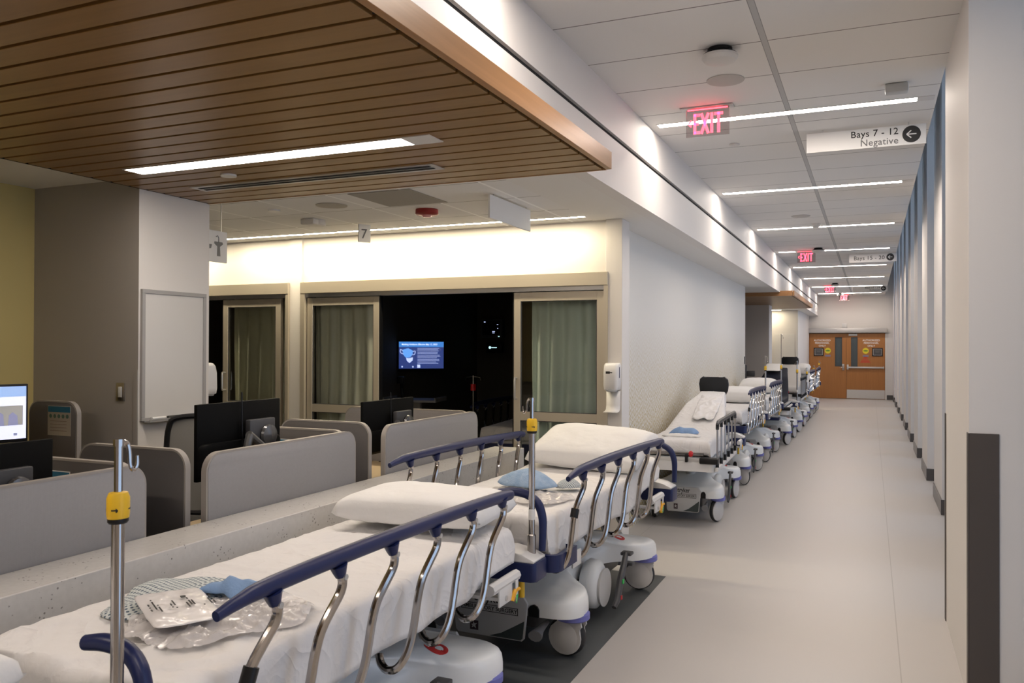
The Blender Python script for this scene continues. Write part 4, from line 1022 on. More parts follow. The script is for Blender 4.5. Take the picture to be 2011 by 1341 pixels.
def under(t, plate_words=True, sw=(-84,)):
    """wheeled base: shell, end plates, casters, steer wheel, pedals, lift columns"""
    out = base_outline(); b = nb()
    rr = [ring(b, [(x * s, y * s2, z) for x, y in out]) for z, s, s2 in ((.236, .97, .985), (.236, 1, 1), (.270, 1.0, 1.0), (.302, .992, .996), (.320, .975, .987), (.333, .945, .968), (.341, .87, .92), (.350, .76, .85), (.366, .64, .76), (.395, .50, .62), (.412, .36, .48), (.418, .2, .3))]
    skin(b, rr); sh = obj('base_shell', b, M_hood, t, ang=50)
    from mathutils.bvhtree import BVHTree
    tree = BVHTree.FromPolygons([v.co for v in sh.data.vertices], [tuple(p.vertices) for p in sh.data.polygons])
    b = nb(); bx(b, -.22, .22, -.72, .72, .13, .223, .02); obj('chassis', b, M_greyd, t)
    for e, nm in ((-1, 'foot'), (1, 'head')):
        b = nb()
        pts = [(-.205, .115), (-.19, .10), (.19, .10), (.205, .115), (.225, .30), (.20, .335), (-.20, .335), (-.225, .30)]
        prism(b, pts, e * .835, e * .853, 'XZ', .006)
        p = obj('cover_plate', b, M_plate, t)
        if e < 0:
            b = nb(); prism(b, [(.0, .107), (.185, .107), (.197, .118), (.207, .21), (.14, .17), (.07, .13)], -.8545, -.8525, 'XZ'); obj('dark_corner', b, mat('slate decal', (.05, .065, .065), .4), p)
            b = nb(); bx(b, -.115, -.065, -.8545, -.8525, .125, .175); o = obj('square_logo', b, mat('plum decal', (.045, .02, .03), .5), p)
            b = nb(); prism(b, [(-.105, .135), (-.09, .142), (-.078, .133), (-.083, .150), (-.072, .162), (-.088, .158), (-.094, .170), (-.097, .155), (-.109, .153), (-.099, .147)], -.8555, -.8542, 'XZ'); obj('logo_figure', b, M_plate, p)
            if plate_words:
                b = nb()
                for q in ((-.17, .17, .268, .271), (-.17, .17, .233, .236), (-.17, -.167, .233, .271), (.167, .17, .233, .271)): bx(b, q[0], q[1], -.8545, -.8525, q[2], q[3])
                o = obj('label_border', b, M_ink, p)
                text('label_text', 'AMBULATORY SURGERY', .030, (0, -.8532, .242), FACE_CAM, M_ink, p, 'CENTER', bold=.0004)
                text('maker_text', 'stryker', .062, (-.0, -.8532, .285), FACE_CAM, M_ink, p, 'CENTER', bold=.001)
        for q in (-1, 1):
            b = nb(); prism(b, [(q * .225, .237), (q * .225, .275), (q * .235, .292), (q * .255, .300), (q * .275, .292), (q * .285, .275), (q * .285, .237)], e * .80, e * .845, 'XZ'); obj('slot_shade', b, M_blk, t)  # solid black arch standing for the shade inside an open cutout
            b = nb(); tube(b, [(q * .27, e * .70, .17), (q * .28, e * .82, .165), (q * .285, e * .89, .155)], [.012, .018, .030], 10, sx=1.3); obj('foot_pedal', b, mat('pedal grey', (.20, .20, .21), .5), t)
    for x in (-1, 1):
        for y in (-1, 1): caster(t, x * .405, y * .675 + .01, swivel=math.radians(sw[0] if x > 0 else 12) + .15 * y)
    for s in (-1, 1):
        b = nb(); lathe(b, [(0, .085), (.11, .08), (.145, .055), (.150, .0), (.135, -.02), (0, -.02)], (s * .26, .0, .20) if s > 0 else (s * .26 - .065, .0, .20), 'X', 36); obj('side_housing', b, M_hood, t, ang=50)
        b = nb(); lathe(b, [(0, -.01), (.10, -.01), (.112, .0), (.115, .012), (0, .015)], (s * .345, .02, .18), 'X', 32); obj('steer_disc', b, M_wheel, t)
        b = nb(); tube(b, [(s * .40, .30, .33), (s * .41, .22, .27), (s * .42, .12, .20), (s * .425, .05, .11), (s * .42, .0, .07)], [.016, .020, .022, .020, .015], 10, sm=4); pe = obj('brake_pedal', b, M_greyd, t)
        b = nb(); bx(b, s * .40 - .035, s * .40 + .035, .29, .36, .315, .335, .006); obj('pedal_pad', b, M_greyd, pe)
        b = nb(); bx(b, s * .40 - .03, s * .40 + .03, .34, .40, .24, .26, .006); obj('pedal_pad', b, M_greyd, pe)
        b = nb(); bx(b, s * .442 - .003, s * .442 + .003, .10, .125, .19, .215); obj('green_mark', b, M_green, pe)
        b = nb(); bx(b, s * .446 - .003, s * .446 + .003, .055, .075, .105, .13); obj('red_mark', b, M_red, pe)
        # no-step sign on the shell by the head caster
        b = nb()
        lathe(b, [(.046, 0), (.052, 0), (.052, .0015), (.046, .0015)], (s * .27, .52, 0), 'Z', 24)
        bx(b, s * .27 - .047, s * .27 + .047, .517, .523, .0, .0015)
        for v in b.verts:
            h = tree.ray_cast(Vector((v.co.x, v.co.y, 1)), Vector((0, 0, -1)))
            v.co.z += (h[0].z if h[0] else .33) + .0008
        obj('no_step_sign', b, M_redt, t, smooth=False)

def litter(t, lift, foot_y=-1.075, hy=1.15, fm=None):
    z = lift
    b = nb(); bx(b, -.34, .34, foot_y + .07, hy - .08, .640 + z, .662 + z, .004); bx(b, -.30, -.26, foot_y + .1, hy - .1, .60 + z, .64 + z); bx(b, .26, .30, foot_y + .1, hy - .1, .60 + z, .64 + z); obj('litter_deck', b, M_plastg, t)
    for y in (-.42, .42):
        b = nb(); lathe(b, [(0, .33), (.075, .33), (.075, .36), (.062, .36), (.062, .44 + z / 2), (.052, .44 + z / 2), (.052, .60 + z), (0, .60 + z)], (0, y, 0), 'Z', 24); obj('lift_column', b, M_plastg, t)
    for s in (-1, 1):
        b = nb(); tube(b, [(s * .355, -.80, .600 + z), (s * .355, .74, .600 + z)], .022, 8); o = obj('side_beam', b, M_plastw, t, smooth=False)
        b = nb(); tube(b, [(s * .462, .64, .607 + z), (s * .462, .93, .607 + z)], .025, 8); obj('beam_end', b, M_plastw, o, smooth=False)
        for y0, y1 in ((.70, .84), (-.86, -.74)):
            b = nb(); bx(b, s * .478 - .005, s * .478 + .005, y0, y1, .520 + z, .600 + z, .003)
            bx(b, min(s * .30, s * .475), max(s * .30, s * .475), y0 + .01, y0 + .05, .545 + z, .560 + z)
            obj('rail_bracket', b, M_plastw, t)
        b = nb(); lathe(b, [(0, -.001), (.012, -.001), (.012, .004), (0, .006)], (s * .484, .77, .545 + z), 'X', 14); obj('bolt', b, M_silver, t)
        b = nb(); tube(b, [(s * .482, .835, .515 + z), (s * .486, .85, .545 + z), (s * .488, .87, .557 + z), (s * .488, .905, .552 + z)], [.012, .011, .010, .008], 8, sm=4); obj('rail_latch', b, M_orange, t)
        b = nb(); prism(b, [(.855, .60 + z), (.885, .60 + z), (.880, .53 + z), (.868, .50 + z), (.858, .53 + z)], s * .49 - .002, s * .49 + .002, 'YZ'); tg = obj('hang_tag', b, M_plastw, t)
        b = nb(); prism(b, [(.860, .535 + z), (.882, .535 + z), (.868, .497 + z)], s * .49 - .0028, s * .49 + .0028, 'YZ'); obj('tag_tip', b, M_green, tg)
        b = nb(); tube(b, [(s * .41, hy - .03, .56 + z), (s * .41, hy - .03, .445 + z)], .0145, 12); obj('release_handle', b, M_yel, t)
    # head corners: navy blocks with pale caps
    for s in (-1, 1):
        o_ = rrect(min(s * .27, s * .515), max(s * .27, s * .515), hy - .12, hy + .045, .022)
        b = nb(); prism(b, o_, .545 + z, .632 + z, 'XY', .005); obj('corner_bumper', b, M_navy, t)
        b = nb()
        o2 = [(.275, 0, .632), (.505, 0, .632), (.505, 0, .645), (.44, 0, .672), (.36, 0, .685), (.275, 0, .685)]
        A = [ring(b, [(s * p[0], hy - .115 + q, p[2] + z) for p in o2]) for q in (0, .155)]; skin(b, A)
        bmesh.ops.bevel(b, geom=list(b.edges), offset=.005, segments=2, affect='EDGES', profile=.5); obj('corner_cap', b, M_plastw, t)
    b = nb(); bx(b, -.27, .27, hy - .06, hy + .0, .56 + z, .62 + z, .01); obj('head_bumper', b, M_navy, t)
    b = nb()
    o_ = rrect(-.487, .487, foot_y - .005, foot_y + .26, .06, (1, 1, 0, 0)); i_ = rrect(-.462, .462, foot_y + .02, foot_y + .26, .036, (1, 1, 0, 0))
    vo, vi = [ring(b, [(x, y, zz) for x, y in o_]) for zz in (.548 + z, .632 + z)], [ring(b, [(x, y, zz) for x, y in i_]) for zz in (.548 + z, .632 + z)]
    skin(b, [vo[0], vo[1], vi[1], vi[0], vo[0]], cap0=False, cap1=False)
    obj('foot_bumper', b, fm or M_navy, t)
    b = nb(); prism(b, rrect(-.375, .375, foot_y + .055, foot_y + .30, .06, (1, 1, 0, 0)), .625 + z, .655 + z, 'XY', .006); obj('foot_cap', b, M_plastw, t)

def sweep_rows(path, ds=.03):
    """even samples (y, z, along) on a (y, z) polyline"""
    P = [Vector((p[0], p[1], 0)) for p in path]; out = []; L = 0
    for a, c_ in zip(P[:-1], P[1:]):
        d = (c_ - a).length; n = max(1, round(d / ds))
        for k in range(n): q = a + (c_ - a) * k / n; out.append((q.x, q.y, L + d * k / n))
        L += d
    out.append((P[-1].x, P[-1].y, L)); return out

def mattress(t, path, hw, m=M_mattress, th=.085):
    """path of the mattress top; hw(along fraction) gives half width"""
    R = sweep_rows(path, .08); b = nb(); rr = []; Lt = R[-1][2]
    for i, (y, z, s) in enumerate(R):
        w = hw(s / Lt); k = 1 if 0 < i < len(R) - 1 else .96
        rr.append(ring(b, [(x * k, y, z - th / 2 + (zz) * k) for x, zz in rrect(-w, w, -th / 2, th / 2, .028, n=3)]))
    skin(b, rr); return obj('mattress', b, m, t, ang=50)

def sheet(label, loc, rz, path, hw, drop=.15, seed=1.0, m=M_sheet, ds=.03, amp=.0034, group=None, foot=.14, head=.05, name='bed_sheet', cat='bed sheet', fold=0.0):
    ys = path
    full = [(ys[0][0] - .012, ys[0][1] - foot), (ys[0][0] - .014, ys[0][1] - .03), (ys[0][0] + .004, ys[0][1] - .004)] + [(p[0], p[1]) for p in ys[1:-1]] + [(ys[-1][0] - .004, ys[-1][1] - .004), (ys[-1][0] + .012, ys[-1][1] - .03), (ys[-1][0] + .014, ys[-1][1] - head)]
    R = sweep_rows(full, ds); Lt = R[-1][2]; b = nb(); rows = []
    for (y, z, s) in R:
        f = min(1, max(0, (s - foot) / (Lt - foot - head))); w = hw(f)
        e = min(1, max(0.12, (s - .02) / foot)) * min(1, max(.12, (Lt - s) / max(head, .05)))
        d = (drop(f) if callable(drop) else drop) * e * (1 + .10 * cloth_noise((0, y * 2.5, 0), 1, seed)); row = []
        nA, nB = max(8, int(2 * hw(0) / ds)), 9
        us = [-(w + d) + d * k / nB for k in range(nB)] + [-w + 2 * w * k / nA for k in range(nA + 1)] + [w + d * (k + 1) / nB for k in range(nB)]
        for u in us:
            a = abs(u); sg = 1 if u > 0 else -1; r = .03
            if a < w - r: x, dz = u, 0
            elif a < w + r * .57:
                th = (a - (w - r)) / (r * 1.57) * PI / 2; x = sg * (w - r + r * math.sin(th)); dz = -r * (1 - math.cos(th))
            else: x = sg * w; dz = -r - (a - (w + r * .57))
            p = (x, y, z + dz)
            out_ = max(0, a - w) / max(d, .01)
            x += sg * out_ * (.006 + .010 * math.sin(y * 9 + seed * 3 + 2 * math.sin(y * 3.1)) + .006 * cloth_noise((0, y, z), 14, seed))
            wr = cloth_noise((u * .5, y * 1.6, 0), 3.2, seed)
            rid = 1 - abs(cloth_noise((u + .4 * wr, y * .6 + .25 * wr, 0), 5.0, seed + 9)) * 2
            rid2 = 1 - abs(cloth_noise((u * .8 - .5 * wr, y + .5 * u, 0), 10.0, seed + 4)) * 2
            near_foot = max(0, 1 - f * 3.0)
            edge = min(1, max(0, (w - a) / .10))
            dzz = amp * (.35 + .65 * edge) * (wr * .9 + max(0, rid - .55) * 2.6 * (.7 + .9 * near_foot) + max(0, rid2 - .6) * 2.4 * (.35 + .9 * near_foot))
            row.append(b.verts.new((x, y, z + dz + (dzz if a < w else 0) + .004)))
        rows.append(row)
    skin(b, rows, closed=False, cap0=False, cap1=False)
    o = obj(name, b, m, ang=80); o.location = loc; o.rotation_euler = (0, 0, rz)
    o.modifiers.new('thickness', 'SOLIDIFY').thickness = .0025
    return tag(o, label, cat, group)

def pillow(label, loc, rot, sx, sy, h, seed, m=M_pillow, n=44, group=None):
    b = nb(); grids = []
    for sgn in (1, -1):
        g = []
        for j in range(n + 1):
            row = []
            for i in range(n + 1):
                u, v = -1 + 2 * i / n, -1 + 2 * j / n
                e = (max(0, 1 - abs(u) ** 4.2) * max(0, 1 - abs(v) ** 3.6)) ** .24 * (1 - .12 * u * u - .08 * v * v)
                pin = 1 - .075 * (abs(u) * abs(v)) ** 2 + .0
                bow = 1 - .035 * (1 - abs(v) ** 2) * abs(u) ** 6
                bow2 = 1 - .045 * (1 - abs(u) ** 2) * abs(v) ** 6
                x = u * sx / 2 * bow; y = v * sy / 2 * bow2
                z = sgn * h / 2 * e * (1.25 if sgn > 0 else .75)
                z += .010 * e * cloth_noise((x, y, sgn), 4.5, seed) + .004 * max(0, 1 - 3 * abs(cloth_noise((x * 1.3, y, sgn * 2), 7, seed + 3)))* e
                z += .012 * (1 - e) * cloth_noise((x, y, 0), 5, seed)
                row.append((x, y, z))
            g.append(row)
        grids.append(g)
    V = [[b.verts.new(p) for p in row] for row in grids[0]]
    W = [[V[j][i] if (i in (0, n) or j in (0, n)) else b.verts.new(grids[1][j][i]) for i in range(n + 1)] for j in range(n + 1)]
    skin(b, V, closed=False, cap0=False, cap1=False)
    for j in range(n):
        for i in range(n):
            b.faces.new((W[j][i], W[j + 1][i], W[j + 1][i + 1], W[j][i + 1]))
    o = obj('pillow', b, m, ang=80); o.location = loc; o.rotation_euler = rot
    return tag(o, label, 'pillow', group)

def patch(name, label, cat, loc, rz, sx, sy, h, m, seed, crumple=.01, n=26, power=4, parent=None, uv=False, thick=.002, wig=.10, freq=14, tilt=0, solid=True):
    b = nb(); V = []; uvl = b.loops.layers.uv.new('UVMap') if uv else None
    for j in range(n + 1):
        row = []
        for i in range(n + 1):
            u, v = -1 + 2 * i / n, -1 + 2 * j / n
            # square to rounded square
            k = 1 / max(1e-6, (abs(u) ** power + abs(v) ** power) ** (1 / power)) * max(abs(u), abs(v)) if (u or v) else 1
            uu, vv = u * k, v * k
            rr = max(abs(u), abs(v)); a = math.atan2(vv, uu)
            wob = 1 + wig * rr * noise.noise(Vector((math.cos(a) * 2 + seed, math.sin(a) * 2, seed)))
            x, y = uu * sx / 2 * wob, vv * sy / 2 * wob
            z = h * max(0, 1 - rr ** 3) + crumple * abs(cloth_noise((x, y, 0), freq, seed)) * (1 if rr < .99 else .4) + crumple * .5 * max(0, 1 - 4 * abs(cloth_noise((x, y * .6, 1), freq * .8, seed + 5)))
            z += max(0, tilt * (v + 1))
            vt = b.verts.new((x, y, z)); row.append(vt)
        V.append(row)
    skin(b, V, closed=False, cap0=False, cap1=False)
    if uv:
        idx = {v_: ((i / n), (j / n)) for j, row in enumerate(V) for i, v_ in enumerate(row)}
        for f in b.faces:
            for l in f.loops: l[uvl].uv = idx[l.vert]
    o = obj(name, b, m, parent, ang=80)
    o.location = loc; o.rotation_euler = (0, 0, rz)
    if solid: md = o.modifiers.new('thickness', 'SOLIDIFY'); md.thickness = thick; md.offset = 1
    if not parent: tag(o, label, cat)
    return o

# ---- bed kinds
FLAT = lambda lift: [(-1.03, .80 + lift), (1.0, .80 + lift)]
def bed_a(label, loc, rz=0, lift=0.0, near='up', far='up', pole=None, handles=(1, -1), words=True, group='stretchers parked along the hall'):
    t = thing('hospital_stretcher', label, 'hospital bed', loc, rz, group)
    under(t, words); litter(t, lift)
    mattress(t, [(-1.01, .784 + lift), (.985, .784 + lift)], lambda f: .372)
    if near == 'up': rail_s(t, 1, lift)
    if far == 'up': rail_s(t, -1, lift)
    for s in handles: push_handle(t, s, lift)
    if pole: iv_pole(t, .455, 1.135, lift, *pole)
    return t
hwA = lambda f: .405

b0 = bed_a('stretcher at the bottom left corner, mostly behind the camera, with the nearest yellow drip collar', (-1.98, .24, 0), 0, 0, near='down', far='down', pole=(1.425, 1.245, (0, 1)))
b0.scale = (.88, 1, 1)
b1 = bed_a('nearest stretcher in full view, with gown and plastic bags on its sheet', (-1.955, 2.56, 0), 0, 0, near='up', far='down', pole=(1.395, 1.235, (-1, .2)), handles=(1,))
b2 = bed_a('second stretcher from the camera, both navy rails raised', (-1.85, 4.87, 0), -.030, 0, near='up', far='up', handles=(1, -1))
sheet('white sheet on the nearest full stretcher, wrinkled towards the foot', (-1.955, 2.56, 0), 0, FLAT(0), lambda f: .412, drop=lambda f: .19 if f < .76 else .19 - .05 * min(1, (f - .76) / .06), seed=2.2, ds=.018, amp=.0095)
sheet('white sheet on the second stretcher with its foot corners hanging loose', (-1.85, 4.87, 0), -.030, [(-1.03, .80), (.3, .80), (1.0, .86)], lambda f: .412, drop=lambda f: .19 if f < .76 else .19 - .05 * min(1, (f - .76) / .06), seed=7.7, ds=.022, foot=.17, amp=.006)
sheet('white sheet end at the bottom left corner of the picture', (-1.98, .24, 0), 0, FLAT(0), lambda f: .36, drop=.16, seed=4.4, ds=.04, head=.12)
pillow('plump white pillow on the nearest stretcher', (-1.925, 3.42, .890), (.0, .0, .06), .74, .48, .155, 3.1)
pillow('white pillow propped at the head of the second stretcher', (-1.78, 5.52, .945), (math.radians(17), math.radians(2), -.05), .80, .56, .17, 8.3)
pillow('corner of a white pillow at the lower left edge of the picture', (-2.05, 1.04, .885), (0, 0, .2), .60, .44, .15, 5.5)

# bed 3 and 7: narrow headrest stretchers with straight posts
def bed_b(label, loc, rz=0, lift=0.0, nav=False, back=.32, top=.155, hx=1.4, rails=(1,), pole=None, headrest=True, group='stretchers parked along the hall'):
    t = thing('hospital_stretcher', label, 'hospital bed', loc, rz, group)
    under(t, True, (-25,)); litter(t, lift, foot_y=-1.27, hy=1.0, fm=M_plastw)
    path = [(-1.17, .790 + lift), (-.26, .790 + lift), (-.12, .815 + lift), (.5, .83 + back * .62 + lift), (1.08, .82 + back + lift)]
    hw = lambda f: (.375 if f < .42 else .375 - (.375 - top) * min(1, (f - .42) / .53) ** 1.15)
    mattress(t, path, hw, m=M_navyv if nav else M_mattress)
    b = nb(); tube(b, [(-.2, .05, .70 + lift), (-.12, 1.1, .72 + back + lift)], .02, 8); tube(b, [(.2, .05, .70 + lift), (.12, 1.1, .72 + back + lift)], .02, 8); tube(b, [(0, .3, .64 + lift), (0, .72, .70 + back * .6 + lift)], .03, 8); obj('back_support', b, M_blk, t)
    if headrest:
        b = nb(); z = .855 + back + lift; y = 1.15
        pts = [(hx * q[0], q[1]) for q in ((-.13, z - .07), (.13, z - .07), (.155, z - .02), (.165, z + .06), (.155, z + .12), (.12, z + .15), (.05, z + .122), (-.05, z + .122), (-.12, z + .15), (-.155, z + .12), (-.165, z + .06), (-.155, z - .02))]
        prism(b, pts, y, y + .07, 'XZ', .02); h = obj('headrest', b, mat('black headrest vinyl', (.006, .008, .012), .4), t)
        b = nb(); tube(b, [(0, .9, .70 + back + lift), (0, 1.12, .73 + back + lift), (0, y + .03, z)], .02, 8); obj('headrest_stem', b, M_steel, h)
    b = nb(); tube(b, [(-.36, -1.235, .70 + lift), (-.36, -1.26, .71 + lift), (.34, -1.26, .71 + lift), (.34, -1.235, .70 + lift)], .008, 8); tube(b, [(-.36, -1.255, .69 + lift), (.34, -1.255, .69 + lift)], .005, 6); obj('foot_bar', b, M_steel, t)
    b = nb(); lathe(b, [(0, -.028), (.018, -.024), (.028, -.008), (.028, .008), (.018, .024), (0, .028)], (.20, -1.285, .705 + lift), 'X', 18); obj('red_knob', b, M_red, t)
    b = nb(); bx(b, .13, .16, -1.30, -1.24, .63 + lift, .70 + lift, .004); obj('knob_stem', b, M_blk, t)
    b = nb(); bx(b, .30, .52, -1.30, -1.20, .62 + lift, .675 + lift, .012); obj('arm_clamp', b, M_blk, t)
    for s in rails: rail_straight(t, s, lift)
    if pole: iv_pole(t, .455, .96, lift, *pole)
    return t, path, hw
hwB = lambda f: (.405 if f < .42 else .405 - (.405 - .20) * min(1, (f - .42) / .53) ** 1.15)
hwC = lambda f: (.405 if f < .42 else .405 - (.405 - .27) * min(1, (f - .42) / .53) ** 1.5)
def squeeze(*obs, k=(.76, 1, 1)):
    for o in obs: o.scale = k
X3 = -1.655
b3, p3, _ = bed_b('third stretcher, with raised narrow back, black headrest and a red knob', (X3, 8.66, 0), .03, .0, back=.31)
s3 = sheet('white sheet over the raised back of the third stretcher', (X3, 8.66, 0), .03, [(y, z + .012) for y, z in p3], hwB, drop=.14, seed=12.5, ds=.03, foot=.12)
squeeze(b3, s3, k=(.74, 1, 1))

TALL = .11; X4 = -1.655; KA = (.68, .95, 1)
b4 = bed_a('fourth stretcher, just past the raised black headrest, with drip pole', (X4, 10.88, 0), 0, TALL, far='down', pole=(1.53, 1.33, (1, 0)), handles=())
b5 = bed_a('fifth stretcher, with the tallest drip pole', (X4, 13.08, 0), 0, TALL, far='down', pole=(1.87, 1.30, (1, 0)), handles=())
s4 = sheet('white sheet on the fourth stretcher', (X4, 10.88, 0), 0, FLAT(TALL), hwA, seed=21, ds=.045)
s5 = sheet('white sheet on the fifth stretcher', (X4, 13.08, 0), 0, [(-1.03, .80 + TALL), (.2, .80 + TALL), (1.0, .84 + TALL)], hwA, seed=23, ds=.045)
squeeze(b4, b5, s4, s5, k=KA)
pillow('white pillow on the fourth stretcher, right of the black headrest', (X4, 11.48, 1.005), (.12, 0, .0), .57, .50, .18, 31, n=26)
pillow('white pillow on the fifth stretcher, below its yellow collar', (X4, 13.70, 1.035), (.16, 0, .0), .57, .50, .20, 33, n=26)

X6 = -1.63
b6, p6, _ = bed_b('sixth stretcher, bare navy vinyl with a paper sheet over its back', (X6, 15.45, 0), -.0, 0, nav=True, back=.46, rails=(), pole=(1.40, 1.18, (-1, 0)), headrest=False, top=.24)
b = nb(); bx(b, -.30, .30, -1.33, -1.10, .50, .545, .02); obj('step_tray', b, M_plastw, b6)
b = nb(); bx(b, -.31, .31, -1.34, -1.10, .455, .50, .015); obj('step_bumper', b, M_navy, b6)
squeeze(b6, k=(.8, .92, 1))
o = patch('paper_cover', 'square white paper laid over the navy back of the sixth stretcher', 'paper', (X6 - .05, 16.22, 1.29), 0, .30, .36, .01, M_paper, 3, .004, n=12, power=8, wig=.04); o.rotation_euler = (math.radians(21), 0, 0)
patch('folded_linen', 'white folded linen at the foot of the navy stretcher', 'linen', (X6, 14.60, .80), .1, .42, .30, .06, M_sheet, 8, .02, n=16)
X7 = -1.62
b7, p7, _ = bed_b('seventh stretcher, pale sheet over a wide raised back and black headrest', (X7, 17.85, 0), .0, .10, back=.36, top=.22, pole=(1.22, 1.08, (-1, 0)))
s7 = sheet('pale grey sheet over the raised back of the seventh stretcher', (X7, 17.85, 0), 0, [(y, z + .012) for y, z in p7], hwC, drop=.15, seed=42, ds=.05, m=mat('pale grey sheet', (.62, .60, .57), .85), foot=.12)
squeeze(b7, s7, k=(.8, .95, 1))
b8 = bed_a('eighth stretcher, white bedding heaped at its head', (X7, 20.25, 0), 0, TALL, far='down', pole=(1.22, 1.10, (1, 0)), handles=())
s8 = sheet('white sheet on the eighth stretcher', (X7, 20.25, 0), 0, [(-1.03, .80 + TALL), (0, .80 + TALL), (1.0, .96 + TALL)], hwA, seed=51, ds=.06)
pillow('white pillow at the head of the eighth stretcher', (X7, 20.9, 1.14), (.2, 0, 0), .6, .55, .2, 53, n=18)
b9 = bed_a('ninth and farthest stretcher, nearest the wooden doors', (X7, 22.6, 0), 0, TALL, far='down', pole=(1.30, 1.18, (1, 0)), handles=())
s9 = sheet('white sheet on the farthest stretcher', (X7, 22.6, 0), 0, FLAT(TALL), hwA, seed=61, ds=.06)
squeeze(b8, b9, s8, s9, k=(.76, .95, 1))
b10 = bed_a('stretcher standing in the dark bay behind the desks', (-3.55, 9.05, 0), .12, 0, group='stretcher inside the bay')
sheet('sheet on the stretcher inside the dark bay', (-3.55, 9.05, 0), .12, FLAT(0), hwA, seed=71, ds=.06)

# ---- things lying on the beds
TOP = .810
def crinkle(o, seed, amp, freq):
    xs = [v.co.x for v in o.data.vertices]; ys = [v.co.y for v in o.data.vertices]; hxx, hyy = max(xs), max(ys)
    """sharp film creases: ridged noise along the surface"""
    for v in o.data.vertices:
        p = v.co; n1 = cloth_noise((p.x * 1.4 + p.y, p.y * .7, 0), freq, seed); n2 = cloth_noise((p.x * .6, p.y * 1.5 - p.x, 2), freq * 1.9, seed + 3)
        bb = max(abs(p.x) / max(1e-3, hxx), abs(p.y) / max(1e-3, hyy)); k = max(.15, min(1, (1.02 - bb) * 6))
        v.co.z += k * amp * (max(0, .35 - abs(n1)) / .35) ** 2 + k * amp * .6 * (max(0, .3 - abs(n2)) / .3) ** 2
g = patch('hospital_gown', 'folded pale gown with dark dots on the nearest stretcher', 'gown', (-2.13, 2.07, TOP), math.radians(24), .33, .43, .018, M_gown, 3.3, .012, n=44, uv=True, power=6, thick=.004, freq=6, wig=.12)
bag = patch('plastic_bag', 'large crumpled clear plastic bag on the nearest stretcher', 'plastic bag', (-1.83, 1.98, TOP + .001), math.radians(62), .52, .37, .010, M_film, 6.2, .014, n=70, power=4, thick=.0008, freq=6, solid=False, wig=.20)
crinkle(bag, 6.2, .014, 9)
pouch = patch('sterile_pouch', 'clear pouch with small black print lying on the gown', 'pouch', (-1.955, 1.925, TOP + .033), math.radians(57), .20, .34, .005, mat('pouch film', (.80, .77, .77), .3, coat=.25), 9.1, .003, n=34, power=12, wig=.04, thick=.001, freq=9, tilt=.004)
crinkle(pouch, 2.1, .004, 16)
r = random.Random(5)
b = nb()
for i, (xx, w_) in enumerate(((-.085, .07), (-.07, .09), (-.06, .06), (-.025, .05), (-.015, .075), (.02, .045), (.03, .08), (.038, .05), (.062, .03), (.085, .06), (.095, .085))):
    y0 = -.06 + r.random() * .03
    for q in range(int(w_ / .008)):
        if r.random() < .8: bx(b, xx, xx + .0045, y0 * 1.2 + q * .011, y0 * 1.2 + q * .011 + .008, .0182, .0190)
bx(b, .018, .032, .045, .065, .0182, .0195)
obj('print', b, M_ink, pouch)
patch('blue_cap', 'crumpled light blue disposable cap under the end of the near rail', 'cap', (-1.93, 2.17, TOP + .016), math.radians(10), .25, .14, .030, M_blue, 2.4, .026, n=30, thick=.003, freq=12, wig=.45)
patch('fleece_bundle', 'pale blue fleece bundle on the second stretcher', 'fleece', (-1.86, 4.50, TOP + .030), math.radians(-20), .38, .24, .075, M_lblue, 5.2, .012, n=30, power=2.6, thick=.004, freq=8)
bag2 = patch('plastic_bag', 'flat clear bag of supplies under the blue fleece bundle', 'plastic bag', (-1.80, 4.30, TOP + .001), math.radians(-14), .56, .36, .010, M_film, 7.2, .010, n=50, power=5, thick=.001, freq=8, solid=False)
crinkle(bag2, 1.2, .010, 10)
patch('gauze_pack', 'grey net bundle beside the blue fleece on the second stretcher', 'bundle', (-1.64, 4.62, TOP + .012), .3, .15, .12, .045, M_gown, 2.9, .010, n=20, uv=True, power=3)
patch('blue_cap', 'light blue cloth on the third stretcher seat', 'cap', (-1.68, 8.10, TOP), .1, .26, .22, .050, M_blue, 4.2, .015, n=22, thick=.003, freq=9, wig=.3)
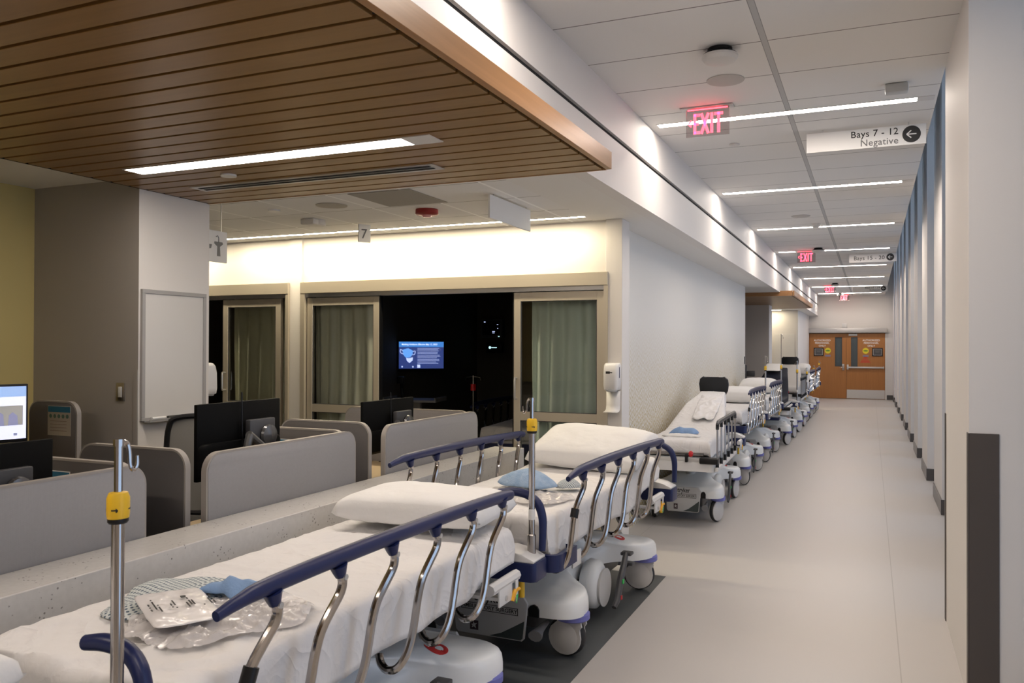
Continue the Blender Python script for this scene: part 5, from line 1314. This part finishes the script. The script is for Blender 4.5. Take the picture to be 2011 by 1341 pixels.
patch('folded_paper', 'folded white paper in front of the light blue cloth on the third stretcher', 'paper', (-1.66, 7.88, TOP - .002), .1, .36, .16, .02, M_paper, 6.6, .006, n=16, power=7)
o = patch('towel', 'white crumpled towel draped on the raised back of the third stretcher', 'towel', (-1.62, 9.05, 1.005), .03, .24, .80, .010, M_sheet, 14.2, .028, n=44, power=8, freq=11, wig=.14); o.rotation_euler = (math.radians(15.5), 0, .03)
# ------------------------------------------------------------------ camera, world, view
cam = bpy.data.cameras.new('camera'); co = bpy.data.objects.new('camera', cam); C.objects.link(co)
F_PX = 1620.0
cam.sensor_fit = 'HORIZONTAL'; cam.sensor_width = 36; cam.lens = 36 * F_PX / 2011
psi = math.atan((1710 - 1005.5) / F_PX); pit = math.atan(11.3 / F_PX); rol = math.radians(.18)
fw = Vector((-math.sin(psi) * math.cos(pit), math.cos(psi) * math.cos(pit), math.sin(pit)))
rt = Vector((math.cos(psi), math.sin(psi), 0)); up = rt.cross(fw)
r2 = rt * math.cos(rol) + up * math.sin(rol); u2 = -rt * math.sin(rol) + up * math.cos(rol)
M = Matrix((r2, u2, -fw)).transposed().to_4x4(); M.translation = Vector((0, 0, 1.65))
co.matrix_world = M
cam.clip_start = .05; cam.clip_end = 200
cam.dof.use_dof = True; cam.dof.focus_distance = 5.5; cam.dof.aperture_fstop = 11
scene.camera = co

w = bpy.data.worlds.new('daylight'); scene.world = w; w.use_nodes = True
bg = w.node_tree.nodes['Background']; bg.inputs[0].default_value = (.56, .74, 1.0, 1); bg.inputs[1].default_value = 1.8

scene.view_settings.view_transform = 'Standard'
scene.view_settings.look = 'None'
scene.view_settings.exposure = 0.0
scene.view_settings.gamma = 1.0
scene.view_settings.use_curve_mapping = False
scene.cycles.use_denoising = True
scene.cycles.use_adaptive_sampling = True; scene.cycles.adaptive_threshold = .02
scene.cycles.max_bounces = 7; scene.cycles.diffuse_bounces = 4; scene.cycles.glossy_bounces = 4; scene.cycles.transparent_max_bounces = 12; scene.cycles.transmission_bounces = 4
scene.cycles.caustics_reflective = False; scene.cycles.caustics_refractive = False
scene.cycles.sample_clamp_indirect = 6
scene.cycles.use_light_tree = True
